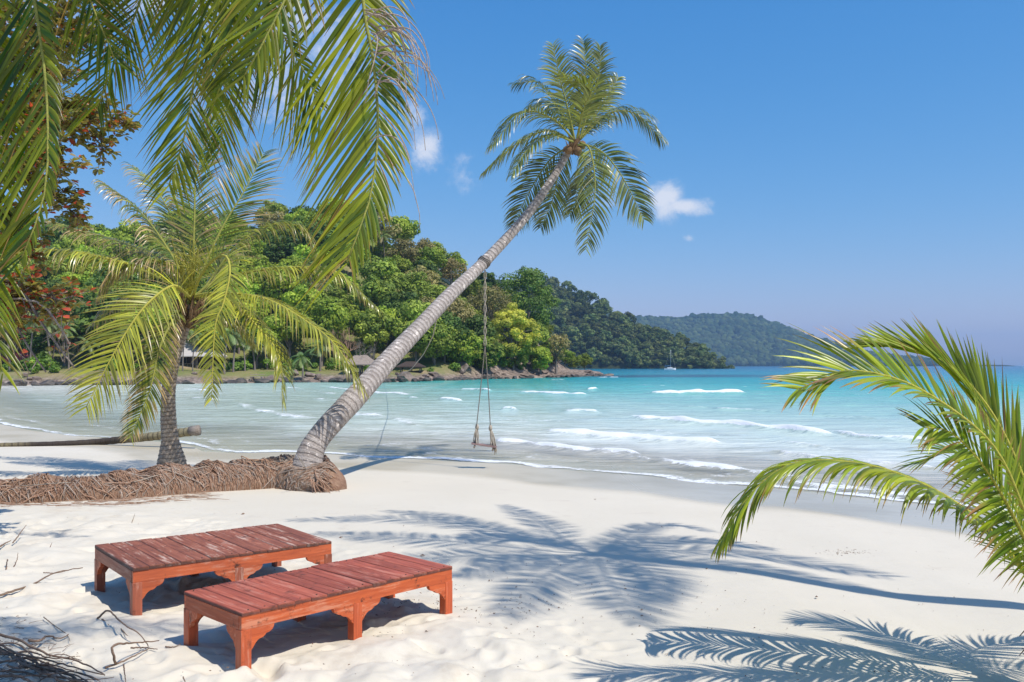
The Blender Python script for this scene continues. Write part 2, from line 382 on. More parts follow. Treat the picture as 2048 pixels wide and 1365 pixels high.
WV=[([(1298,790),(1400,789),(1492,788)],1.9,.42,1.5,1.2),
([(1253,836),(1400,847),(1500,855),(1600,863),(1680,871)],1.1,.28,1.7,1.4),
([(1672,868),(1750,877),(1850,884),(1960,893)],.95,.22,1.4,1.4),
([(1088,866),(1200,874),(1300,880),(1380,888),(1460,892)],.85,.22,1.6,1.5),
([(985,886),(1080,893),(1150,904),(1230,909),(1300,918)],.7,.16,1.4,1.6),
([(1310,926),(1400,938),(1480,946),(1560,955),(1640,962)],.65,.13,1.4,1.6),
([(1540,905),(1640,918),(1740,928),(1900,942)],.45,.10,.75,1.3),
([(1125,824),(1160,823),(1200,825)],1.0,.26,1.5,1.1),
([(1036,786),(1070,787),(1110,789),(1176,791)],1.3,.25,1.45,1.1),
([(1172,781),(1196,780)],1.2,.25,1.0,1.0),
([(918,782),(950,782),(985,785)],1.2,.28,1.1,1.0),
([(878,800),(900,801),(926,803)],.8,.2,1.15,1.0),
([(816,797),(840,799)],.8,.15,.95,1.0),
([(1000,821),(1020,821),(1038,823)],.7,.22,1.2,1.0),
([(650,776),(700,783),(760,788),(830,793)],1.3,.2,.95,1.6),
([(570,775),(640,785),(680,790)],1.2,.12,.8,1.4),
([(700,830),(770,838),(850,852)],.8,.12,.9,2.2),
([(468,808),(500,818),(560,832),(640,842)],.8,.12,.9,1.8),
([(365,780),(395,780),(425,782)],1.2,.15,1.,1.),
([(386,797),(440,800)],1.0,.12,.75,1.),
([(620,800),(700,803)],1.0,.12,.72,1.),
([(0,778),(60,780)],1.1,.12,.7,1.2),
([(1500,790),(1540,789)],1.2,.1,.5,1.),
([(1880,800),(1990,802)],1.2,.2,.8,1.),
([(1700,790),(1790,790)],1.2,.12,.6,1.),
([(1195,756),(1240,756)],2.5,.2,1.,1.2),
([(1100,762),(1140,761)],2.5,.2,.8,1.),
([(1330,815),(1420,818)],.8,.10,.45,1.),
([(760,860),(880,868),(960,872)],.5,.05,.4,1.5),
([(120,825),(260,828)],.8,.06,.42,1.5),
([(560,870),(700,878)],.5,.05,.45,1.6),
([(30,800),(170,804)],.8,.08,.45,1.4),
([(640,882),(760,890),(900,900)],.4,.04,.5,2.5),
([(1180,905),(1270,915),(1330,930)],.45,.08,.9,1.6),
([(1000,912),(1090,919),(1200,930)],.4,.06,.7,2.),
([(1500,962),(1620,975),(1760,990),(1900,1005)],.4,.07,.9,1.8),
([(1560,890),(1600,893),(1680,905)],.5,.1,.7,1.4),
([(1250,860),(1290,861),(1340,866)],.5,.08,.6,1.4),
([(1430,820),(1500,822),(1560,826)],.7,.12,.6,1.2),
([(1600,830),(1680,835),(1760,840)],.7,.12,.6,1.2)]
for i,(p,wd,h,st,tr) in enumerate(WV): wave(p,wd*1.4,h*1.0,st*.98,tr*1.35,i)
rs=np.random.RandomState(9)
for k in range(34):      # whitecaps farther out
    px=rs.uniform(350,2300); py=rs.uniform(752,800) if px>1150 else rs.uniform(774,860)
    ln=rs.uniform(8,26); wave([(px,py),(px+ln,py+rs.uniform(-.3,.6))],rs.uniform(.35,.7)*min(1.6,(40/(py-HY))+.4),.08,rs.uniform(.4,.8),1.,100+k)
# swash: lace of foam on the last metres
for k,(off,st,wd) in enumerate(((.12,1.05,.16),(1.3,.62,.25),(2.6,.55,.35))):
    d=(S-off-vnoise(XX,YY,1.8,31+k)*.7-vnoise(XX,YY,.6,35+k)*.25)/wd
    foam=np.maximum(foam,np.where(d<0,np.exp(-d**2*2.2),np.exp(-(d/3.2)**2))*st*(.75+.6*vnoise(XX,YY,3.1,37+k)))
lace=np.clip(.30+vnoise(XX,YY*1.4,6,95)*.35+vnoise(XX,YY*2,1.7,96)*.25,0,1)*sstep(.5,3,S)*(1-sstep(14,34,S))*(1-.55*sstep(0,-12,XX))
foam=np.maximum(foam,lace*.78)
depth=np.clip(S/14,0,1)
sw=(vnoise(XX,YY*1.9,5,51)*.08+vnoise(XX,YY*2,2.2,52)*.07+vnoise(XX,YY*2.2,.9,53)*.035)*sstep(0,9,S)
sw+=(vnoise(XX,YY*2.6,14,54)*.16)*sstep(20,60,S)
Zw=SEA+.012+Hh+sw
# thin sheet of water runs up onto the sand, then dips under it
Zw=np.where(S<0,Zw+S*.20,Zw)
# dark reef patch
reef=np.exp(-((PX-1380)/190)**2-((PYr-752.5)/2.6)**2)+.55*np.exp(-((PX-1240)/60)**2-((PYr-754)/2.)**2)
reef=reef*(1+1.2*vnoise(XX,YY*.5,30,71))
m,nt=newmat('sea_water'); t=NT(nt); ge=t.n('ShaderNodeNewGeometry'); P=ge.outputs['Position']
sx=t.n('ShaderNodeSeparateXYZ'); t.set(sx,0,P)
fo=t.attr('foam').outputs['Fac']; de=t.attr('depth').outputs['Fac']; rf=t.attr('reef').outputs['Fac']; hh=t.attr('crest').outputs['Fac']; yl=t.attr('bay').outputs['Fac']
patch=t.noise(.045,t.mapping(P,(1,2.2,1)),4,.6)
yy=t.math('ADD',yl,t.math('MULTIPLY',t.math('SUBTRACT',patch,.5),.13))
col=t.ramp(yy,[(0,(.80,.78,.70)),(.12,(.74,.77,.69)),(.28,(.56,.68,.60)),(.44,(.30,.55,.48)),(.54,(.11,.46,.40)),(.64,(.008,.34,.35)),(.80,(.002,.22,.30)),(1,(.002,.12,.25))])
streak=t.noise(1.1,t.mapping(P,(.5,2.2,1)),5,.6)
col=t.mix(t.math('MULTIPLY',t.mr(streak,.48,.7,0,.55),t.mr(yl,.5,.1,0,1)),col,(.36,.36,.24))
lm=t.math('MULTIPLY',t.mr(sx.outputs[0],1,-15,0,.75),t.mr(sx.outputs[1],95,60,0,1))
col=t.mix(lm,col,(.40,.47,.385))
col=t.mix(t.mr(hh,.03,.3,0,.5),col,(.33,.55,.46))
col=t.mix(t.math('MULTIPLY',rf,.85,clamp=True),col,(.004,.05,.09))
fn=t.noise(2.6,t.mapping(P,(1,1.5,1)),8,.78,.9); fn2=t.noise(12,P,5,.75,.4)
fsum=t.math('ADD',fo,t.math('ADD',t.math('MULTIPLY',t.math('SUBTRACT',fn,.5),2.1),t.math('MULTIPLY',t.math('SUBTRACT',fn2,.5),.55)))
fm=t.mr(fsum,.42,.78,0,1); fm=t.math('MULTIPLY',fm,t.mr(fo,.03,.2,0,1))
alpha=t.math('MAXIMUM',t.mr(de,0,.6,.22,.97,False),fm)
wa=t.noise(1.6,t.mapping(P,(.6,1.7,1)),5,.62,.3); wb=t.noise(.28,t.mapping(P,(.6,1.9,1)),5,.6); wc=t.noise(7,t.mapping(P,(.7,1.5,1)),3,.6)
b1=t.bump(wb,.6,.9); b2=t.bump(wa,.55,.16,b1); b3=t.bump(wc,.35,.03,b2)
wsh=t.pbsdf(col,.16,.5,b3,IOR=1.33)
fsh=t.pbsdf(t.mix(fn2,(.72,.74,.74),(.86,.87,.87)),.8,.2,t.bump(fn2,.6,.06))
sh=t.mixs(fm,wsh,fsh)
tp=t.n('ShaderNodeBsdfTransparent'); t.set(tp,0,(.93,.96,.94,1))
t.out(t.mixs(alpha,tp.outputs[0],sh)); M['sea']=m
bay=np.clip((np.log(np.maximum(S,.5))-math.log(4.))/(math.log(900)-math.log(4.)),0,1)
bay=bay-.16*sstep(10,-40,XX)*sstep(8,40,YY)*(1-sstep(90,160,YY))
bay=np.clip(bay,0,1)
w_=grid_mesh('sea',tt,rowsY,Zw,{'foam':foam,'depth':depth,'reef':np.clip(reef,0,1.2),'crest':Hh,'bay':bay},M['sea'],XY=(XX,YY)); tag(w_,kind='structure')

# ---------------------------------------------------------------- palm fronds
def frond(parent, pts, mat, rib, L=.8, W=.035, npair=60, droop=.6, start=.12, nseg=5, splay=(40,62), up=None, seed=0,
          yel=.3, tipb=.25, ribr=.02, fold=True, dry=.02, wind=None, side=(1,1), vee=.25, lmin=.45, torn=.0, name='frond', tipw=False):
    r=random.Random(seed*131+7)
    P,TL=cr(pts,npair+1); mb=MB()
    ov=(P[-1]-P[int(npair*.3)]).normalized()
    up=Vector(up or ((0,-1,.15) if abs(ov.z)>.78 else (0,0,1))); wind=Vector(wind or (0,0,0))
    kx=npair
    for i in range(kx+1):
        t=i/kx
        if t<start: continue
        T=(P[min(i+1,kx)]-P[max(i-1,0)]).normalized()
        S=T.cross(up)
        if S.length<.15: S=T.cross(Vector((1,0,0)))
        S.normalize(); N=S.cross(T).normalized()
        u=(t-start)/(1-start)
        lp=min(1,lmin+2.2*u)*(1 if u<.55 else 1-.62*((u-.55)/.45)**1.6)
        if tipw: lp=min(1,.30+.30*u+1.1*max(0,u-.35))*(1 if u<.8 else 1-.45*(u-.8)/.2)
        for sg in (-1,1):
            if side[0 if sg<0 else 1]<=0: continue
            if r.random()<torn: continue
            jt=(r.random()-.5)*TL/npair
            p=P[i]+T*jt
            ang=math.radians(splay[1]+(splay[0]-splay[1])*u+r.uniform(-6,6))
            d=(S*sg*math.sin(ang)+T*math.cos(ang)+N*(vee+r.uniform(-.08,.08))).normalized()
            isdry=r.random()<dry
            snap=r.random()<torn*.8
            l=L*lp*r.uniform(.86,1.08)*side[0 if sg<0 else 1]; w=W*(.55+.45*lp)*r.uniform(.8,1.15)
            if isdry: w*=.4; l*=1.1
            if snap: l*=r.uniform(.35,.7)
            dr=droop*r.uniform(.7,1.35)*(1.9 if isdry else 1)
            tw=r.uniform(-.5,.5); y=min(1,max(0,yel+r.uniform(-.32,.32)+.25*mnoise.noise(Vector((i*.13,sg*3.3,seed))))); br=r.random()
            tb=tipb*r.uniform(0,1.6)
            prev=None; q=Vector(p); dd=Vector(d)
            for k in range(nseg+1):
                s=k/nseg
                Wd=T-dd*T.dot(dd)
                if Wd.length<.05: Wd=N-dd*N.dot(dd)
                Wd.normalize(); Nd=dd.cross(Wd)
                if Nd.dot(N)<0: Nd=-Nd
                Wr=(Wd*math.cos(tw*s)+Nd*math.sin(tw*s))
                ww=w*(.45+2.6*s if s<.2 else (1-((s-.2)/.8)**1.7)*.97+.03)*.5
                cb=min(1,max(0,(s-(1-tb))*3.2)) if not isdry else .9
                c=(y+ (s*.12),cb,br)
                if fold: cur=(mb.vert(q+Wr*ww-Nd*ww*.35,c),mb.vert(q+Nd*ww*.15,c),mb.vert(q-Wr*ww-Nd*ww*.35,c))
                else: cur=(mb.vert(q+Wr*ww,c),mb.vert(q-Wr*ww,c))
                if prev:
                    for a in range(len(cur)-1): mb.face((prev[a],prev[a+1],cur[a+1],cur[a]))
                prev=cur
                if k<nseg:
                    q=q+dd*(l/nseg)
                    dd=(dd+(Vector((0,0,-1))*dr+wind*(.5+s))*(1.6/nseg)*(.35+s)).normalized()
    fo_=mb.build(name,mat,parent,smooth=True)
    rb=MB(); rp,_=cr(pts,28)
    rb.tube(rp,[ribr*(1.15-1.0*(k/27)) +.0012 for k in range(28)],6)
    rb.build('midrib',rib,fo_,smooth=True)
    return fo_
def pf(pl, Y0=None):
    return [at(*p) for p in pl]
def trunk_mesh(parent,pts,radii,mat,ringn=9,n=20,amp=.03,name='trunk',steps=120,dark=None):
    P,TL=cr(pts,steps); mb=MB()
    kn=[0.]
    for a_,b_ in zip(pts[:-1],pts[1:]): kn.append(kn[-1]+(Vector(b_)-Vector(a_)).length)
    kn=np.array(kn)/kn[-1] if len(radii)==len(pts) else np.linspace(0,1,len(radii))
    rr=np.interp(np.linspace(0,1,steps),kn,radii)
    rad=[];cols=[]
    for i in range(steps):
        s=TL*i/(steps-1); ph=(s*ringn+.25*mnoise.noise(Vector((s*2,0,0))))%1
        rad.append(rr[i]*(1+amp*(.5-ph)+.03*mnoise.noise(Vector((s*1.7,3,0)))))
        cols.append((s,0 if not dark else dark(i/(steps-1)),0))
    mb.tube(P,rad,n,cols=cols,rf=lambda i,a:1+.05*mnoise.noise(Vector((math.cos(a)*1.2,math.sin(a)*1.2,i*.05))))
    return mb.build(name,mat,parent,smooth=True)
def boot(parent,c,axis_,r,seed,n=16,coconuts=4,nutcol=None):
    """ragged fibre sheaths and frond bases round the crown shaft"""
    rr=random.Random(seed); mb=MB(); A=Vector(axis_).normalized()
    for k in range(n):
        a=rr.uniform(0,6.28); U=A.orthogonal().normalized(); V=A.cross(U)
        o=(U*math.cos(a)+V*math.sin(a)); p0=c-A*r*rr.uniform(1.,2.6)+o*r*.8
        L=r*rr.uniform(1.6,3.6)
        P=[p0,p0+A*L*.5+o*r*.5,p0+A*L+o*r*rr.uniform(.4,1.4)]
        mb.tube(cr(P,6)[0],[r*.34,r*.30,r*.26,r*.2,r*.12,r*.05],6)
    for k in range(n*3):
        a=rr.uniform(0,6.28); U=A.orthogonal().normalized(); V=A.cross(U)
        o=(U*math.cos(a)+V*math.sin(a)); p0=c+A*r*rr.uniform(-2,1.5)+o*r*rr.uniform(.5,1.1)
        mb.tube([p0,p0+o*r*rr.uniform(.5,1.4)+Vector((0,0,-1))*r*rr.uniform(.2,2.)],[r*.07,r*.02],4)
    mb.build('fibre_sheath',M['boot'],parent,smooth=True)

# leaning palm --------------------------------------------------
lean=empty('coconut_palm',ground(618,960),'tall coconut palm leaning out over the water with the rope swing on its grey trunk','palm tree')
def inv(o): return lambda p:p
base=ground(612,962)
LP=[(602,972,15.85),(612,938,15.85),(633,882,16.0),(704,802,16.4),(790,707,17.6),(853,640,18.5),(908,582,19.3),(968,525,20.2),(1046,440,20.8),(1100,365,21.0),(1146,288,21.05)]
lp=[at(*p) for p in LP]
bpy.context.view_layer.update()
def world_child(o,par):
    o.parent=par; o.matrix_parent_inverse.identity(); o.location=-par.location+Vector(o.location); return o
def adopt(root):
    """children were modelled in world coordinates"""
    for ch in [c for c in C.objects if c.parent==root]:
        ch.location=-root.location
tr=trunk_mesh(lean,lp,[.36,.27,.215,.212,.19,.168,.15,.132,.112,.094,.085],M['trunk_lean'],ringn=9,n=24,amp=.03,steps=200)
LF=[ # px,py,depth
 ([(1150,282,21),(1135,215,20.9),(1118,150,20.8),(1106,92,20.7)],.55,.6,1),
 ([(1152,280,21.1),(1150,210,21.3),(1140,150,21.5),(1122,105,21.8)],.55,.5,2),
 ([(1156,280,21.1),(1166,200,21.2),(1172,140,21.2),(1166,82,21.3)],.55,.25,3),
 ([(1158,282,21.0),(1182,205,20.9),(1198,150,20.8),(1200,95,20.7)],.5,.5,4),
 ([(1158,282,21.2),(1195,225,21.5),(1215,190,21.7),(1238,155,21.9)],.45,.4,5),
 ([(1150,280,21.2),(1115,215,21.6),(1075,165,21.9),(1032,168,22.0)],.72,.15,6),
 ([(1148,280,20.9),(1105,238,20.4),(1045,225,19.9),(985,290,19.5)],.8,.35,7),
 ([(1146,282,21.1),(1095,262,21.2),(1030,290,21.2),(968,345,21.1)],.65,.35,8),
 ([(1146,284,20.8),(1100,270,20.2),(1055,300,19.8),(1024,350,19.5)],.6,.45,9),
 ([(1148,288,21.3),(1100,320,21.7),(1058,385,22),(1028,450,22.2)],.72,.3,10),
 ([(1150,290,21.2),(1120,340,21.5),(1105,400,21.7),(1082,455,21.8)],.62,.35,11),
 ([(1156,290,20.7),(1180,300,20.1),(1190,385,19.9),(1172,498,19.9)],.66,.4,12),
 ([(1160,286,20.9),(1205,305,20.7),(1245,355,20.5),(1287,438,20.4)],.72,.3,13),
 ([(1160,280,21.1),(1215,228,21.3),(1272,228,21.4),(1322,278,21.5)],.78,.25,14),
 ([(1158,280,20.7),(1190,235,20.2),(1215,218,19.9),(1205,270,19.5)],.6,.45,15),
 ([(1154,276,20.6),(1168,215,20.0),(1180,180,19.7),(1120,150,19.4)],.6,.6,16),
 ([(1155,278,20.8),(1150,220,20.6),(1160,180,20.5),(1195,165,20.3)],.55,.45,17),
 ([(1150,280,21.3),(1130,230,21.8),(1095,205,22.4),(1060,215,22.8)],.65,.2,18),
 ([(1156,282,21.4),(1185,250,22),(1205,235,22.5),(1230,240,23)],.6,.25,19),
 ([(1156,284,20.9),(1160,240,20.3),(1150,225,19.8),(1135,255,19.3)],.55,.4,21),
 ([(1157,290,21.3),(1170,330,21.6),(1160,380,21.9),(1140,430,22)],.6,.3,20)]
LF=[f for f in LF if f[3] not in (2,17,21,15)]
for pl,L,y,sd in LF:
    frond(lean,pf(pl),M['leaf_lean'],M['midrib'],L=L*1.1,W=.036,npair=70,droop=1.9 if sd in (7,8,9,14,15,18,19,6) else .9,start=.12,nseg=5,yel=y*1.15,tipb=.22,ribr=.022,fold=False,seed=sd,dry=.05,vee=.15,torn=.05)
boot(lean,at(1148,288,21.0),(.25,.1,1),.10,3,18)
mb=MB()
for k in range(5):
    a=k*1.3; c=at(1148,296,21)+Vector((math.cos(a)*.2,math.sin(a)*.2,-.05*k+.06))
    P=[c+Vector((0,0,.11)),c+Vector((0,0,.07)),c,c-Vector((0,0,.07)),c-Vector((0,0,.1))]; mb.tube(P,[.02,.075,.095,.07,.02],10)
mb.build('coconut_cluster',M['boot'],lean,smooth=True)
# root flare texture on the foot of the trunk: hanging fibres
mb=MB(); rr=random.Random(4)
for k in range(40):
    a=rr.uniform(-1.,.2); hgt=rr.uniform(.05,.32); c=at(604,965,15.3)
    rad=.34+.16*(.6-hgt); o=Vector((math.cos(a)*.95,math.sin(a)*.8-.0,0))
    p0=Vector((c.x,c.y,0))+o*rad; p0.z=gzf(c.x,c.y)+hgt; L=rr.uniform(.2,.55)
    p1=p0+o*(.06+.12*rr.random())*1.2+Vector((rr.uniform(-.1,.1),0,-L*.5)); p2=p1+o*.10+Vector((rr.uniform(-.08,.08),0,-L*.6))
    p2.z=max(p2.z,gzf(p2.x,p2.y)-.02)
    mb.tube([p0,p1,p2],[.009,.008,.004],4,cols=[(0,0,0)]*3)
rb=mb.build('aerial_roots',M['root'],lean,smooth=True); rb['kind']='stuff'
adopt(lean)

# left palm -----------------------------------------------------
pY=17.5
b2_=at(345,936,pY)
pal2=empty('coconut_palm',b2_,'short bushy coconut palm standing upright behind the bank of roots','palm tree')
trunk_mesh(pal2,[at(345,948,pY),at(344,925,pY),at(340,880,pY),at(336,800,pY),at(346,720,pY-.05),at(366,655,pY-.1),at(380,610,pY-.1)],[.29,.275,.165,.137,.135,.13,.12],M['trunk_brown'],ringn=13,n=22,amp=.07,steps=150)
c=(382,600,17.4)
PF=[([c,(330,560,17.0),(241,524,16.4),(138,503,15.9),(60,500,15.5),(0,520,15.2)],.80,.55,1,.9),
 ([c,(372,588,16.9),(344,572,16.4),(293,610,15.9),(248,672,15.6),(206,748,15.4),(172,815,15.3)],.95,.75,2,.45),
 ([c,(350,634,17.0),(320,695,16.7),(300,779,16.5),(262,872,16.3)],.6,.3,3,.5),
 ([c,(400,590,17),(458,587,16.6),(537,600,16.2),(620,648,15.9),(675,695,15.7),(722,775,15.6)],.85,.62,4,.9),
 ([c,(420,570,17.5),(482,548,17.6),(585,535,17.7),(671,545,17.8),(750,612,17.8)],.75,.5,5,.9),
 ([c,(420,592,17),(465,607,16.5),(516,655,16.1),(558,712,15.9),(566,806,15.8)],.6,.7,6,.7),
 ([(385,595,17.2),(400,555,16.9),(424,522,16.6),(451,512,16.2),(460,545,15.9),(447,607,15.7),(430,655,15.6),(423,798,15.5)],.55,.6,7,.5),
 ([c,(413,572,17.6),(465,500,17.9),(537,452,18.1),(600,455,18.2),(632,515,18.3)],.8,.35,8,.8),
 ([c,(386,530,17.6),(389,440,17.7),(395,340,17.8),(440,215,17.9)],.7,.18,9,.35),
 ([c,(405,540,17.8),(445,455,18.2),(490,380,18.5),(527,308,18.8)],.9,.15,10,.35),
 ([c,(360,540,17.5),(310,460,17.6),(265,410,17.6),(206,366,17.6)],.75,.12,11,.9),
 ([c,(372,520,17.9),(345,440,18.3),(310,375,18.6),(264,332,18.9)],.7,.25,12,.7),
 ([c,(355,560,17.8),(310,514,18.2),(241,484,18.6),(160,460,18.9),(92,440,19.1)],.75,.2,13,.8),
 ([c,(425,525,17.2),(470,455,17.0),(520,410,16.9),(556,380,16.8)],.7,.5,14,.7),
 ([c,(350,600,17.9),(290,590,18.3),(235,610,18.6),(190,650,18.8)],.75,.3,15,.9),
 ([c,(410,625,17.7),(440,635,17.9),(475,650,18.1),(510,690,18.3)],.5,.4,16,.8),
 ([c,(350,545,17.2),(300,520,16.9),(240,540,16.7),(200,590,16.6)],.7,.3,18,.9),
 ([c,(378,480,18.0),(370,400,18.3),(340,330,18.6)],.65,.1,19,.6),
 ([c,(420,500,17.8),(450,420,18),(460,350,18.1),(470,310,18.3)],.6,.1,22,.7),
 ([c,(430,560,18),(500,500,18.6),(560,480,19),(620,500,19.4)],.75,.25,20,.8),
 ([c,(360,640,17.6),(335,680,17.8),(300,720,17.9)],.5,.3,21,.6)]
PF=[f for f in PF if f[3] not in (14,19,22,20)]
for pl,L,y,sd,dr in PF:
    frond(pal2,pf(pl),M['leaf_mid'],M['midrib_y'] if y>.5 else M['midrib'],L=L*1.05,W=.034,npair=96,droop=dr*(2.6 if dr>=.65 else 1.1),start=.13,nseg=5,yel=y,tipb=.28 if y>.3 else .6,ribr=.028,fold=False,seed=sd+50,dry=.04,vee=.12,torn=.03)
boot(pal2,at(381,612,17.35),(.1,0,1),.17,9,22)
# flower stalks
mb=MB(); rr=random.Random(3)
for k in range(30):
    a=at(380,590,17.2); P=[a,a+Vector((rr.uniform(-.25,.3),-.2,rr.uniform(.4,.9))),a+Vector((rr.uniform(-.45,.5),-.5,rr.uniform(.4,1.1)))]
    mb.tube(cr(P,6)[0],[.014,.012,.01,.009,.007,.004],4)
mb.build('flower_stalk',M['midrib_y'],pal2,smooth=True)
adopt(pal2)

# overhanging palm whose crown is above the picture ---------------------------
cr3=Vector((-1.3,3.2,4.9))
pal3=empty('coconut_palm',(-3.5,1.0,0),'coconut palm whose big arching fronds hang into the upper left corner','palm tree')
trunk_mesh(pal3,[(-3.5,1.0,-.1),(-3.3,1.2,.9),(-2.7,1.8,2.4),(-1.9,2.6,4.0),(-1.38,3.12,4.75)],[.28,.22,.17,.15,.13],M['trunk_brown'],ringn=12,n=20,amp=.05)
OF=[ # (points, L, yel, seed, droop, wind)
 ([cr3,(-.95,3.35,5.1),at(690,-420,3.75),at(712,-160,3.65),at(728,20,3.6),at(748,130,3.55),at(756,260,3.5),at(744,380,3.45),at(722,450,3.42),at(694,525,3.4)],.62,.42,1,.95,(-.5,0,0),.036,104),
 ([cr3,(-1.1,3.6,5.15),at(400,-430,4.2),at(450,-200,4.15),at(505,-40,4.1),at(560,60,4.05),at(612,150,4.0),at(640,215,3.95)],.62,.35,2,1.2,(-.6,0,0),.034,92),
 ([cr3,(-1.25,3.7,5.0),at(385,-380,4.3),at(398,-120,4.25),at(405,30,4.2),at(388,160,4.15),at(376,240,4.1),at(360,305,4.05),at(338,370,4.0)],.52,.5,3,.7,(0,0,0),.034,92),
 ([cr3,(-1.5,3.8,5.1),at(330,-330,4.5),at(315,-150,4.5),at(290,-30,4.5),at(255,70,4.5),at(222,142,4.5),at(196,212,4.5)],.62,.3,4,.45,(0,0,0),.030,84),
 ([cr3,(-1.7,3.5,5.1),at(30,-420,4.0),at(45,-160,3.9),at(72,20,3.8),at(90,150,3.75),at(96,270,3.7),at(93,360,3.7),at(78,430,3.7),at(44,515,3.7)],.70,.3,5,1.3,(-.5,0,0),.036,110),
 ([cr3,(-1.6,3.3,5.2),at(-160,-380,3.9),at(-110,-120,3.8),at(-60,60,3.8),at(-30,240,3.8),at(-20,420,3.8),at(-10,640,3.75),at(4,742,3.7)],.5,.45,6,.9,(0,0,0),.034,90),
 ([cr3,(-1.0,3.1,5.3),at(560,-500,3.5),at(610,-260,3.4),at(590,-60,3.35),at(540,60,3.3),at(490,150,3.3)],.62,.4,7,1.0,(-.3,0,0),.034,80),
 ([cr3,(-1.3,3.9,5.1),at(470,-300,4.7),at(455,-60,4.75),at(445,90,4.8),at(452,190,4.8),at(440,300,4.8)],.55,.35,8,.8,(0,0,0),.032,80),
 ([cr3,(-1.5,3.6,5.2),at(160,-330,4.3),at(150,-120,4.3),at(180,0,4.3),at(205,60,4.3),at(230,120,4.3)],.6,.25,9,.8,(-.2,0,0),.032,80),
 # fronds overhead that only cast their shade on the sand beside the loungers
 ([cr3,(-.8,3.4,5.7),(-.2,3.75,6.1),(.4,4.0,6.1),(.9,4.1,5.8)],.55,.4,10,.6,(0,0,0),.034,60),
 ([cr3,(-1.1,3.0,5.7),(-.6,2.9,6.2),(.1,3.0,6.2),(.7,3.0,5.7)],.6,.4,11,.6,(0,0,0),.034,60),
 ([cr3,(-1.2,2.7,5.5),(-.9,2.0,5.8),(-.6,1.2,5.4),(-.5,.6,4.8)],.6,.4,12,.6,(0,0,0),.034,50),
 ([cr3,(-2.0,3.0,5.6),(-2.8,2.8,5.5),(-3.6,2.6,4.8)],.6,.4,13,.6,(0,0,0),.034,50)]
OSD={1:(.5,1.15),2:(.35,1.25),3:(1,1),4:(.8,1.1),5:(.22,1.2),6:(.8,1),7:(.6,1.1),8:(.9,.9),9:(.8,1.)}
for pl,L,y,sd,dr,wd,W,npr in OF:
    near=sd<10
    frond(pal3,pl,M['leaf_fg'],M['midrib'],L=L,W=W*.50,npair=int(npr*1.95),droop=dr*(.45 if near else 1),start=.2,nseg=7,splay=(30,64),yel=y,tipb=.24,ribr=.013,fold=True,seed=sd+80,dry=.09,torn=.07,wind=Vector(wd)*.25,vee=-.05,side=OSD.get(sd,(1,1)),up=(0,-1,.15) if near else None)
# pale curled threads of old leaflets hanging off the nearest frond
mb=MB(); rr=random.Random(12)
for k in range(26):
    s=rr.random(); p=at(728+28*math.sin(s*3.1),20+rr.uniform(0,420)*s,3.5)
    P=[p]; d=Vector((rr.uniform(.1,1),rr.uniform(-.3,.1),rr.uniform(-.2,.5))).normalized()
    for j in range(7): P.append(P[-1]+d*.055); d=(d+Vector((rr.uniform(-.25,.12),0,-.48))).normalized()
    q=cr(P,14)[0]; mb.tube(q,[.0035*(1-.7*i/13) for i in range(14)],4)
mb.build('leaf_fibre',M['root_pale'],pal3,smooth=True)['kind']='stuff'
boot(pal3,cr3,(.3,.1,1),.15,19,20)
adopt(pal3)

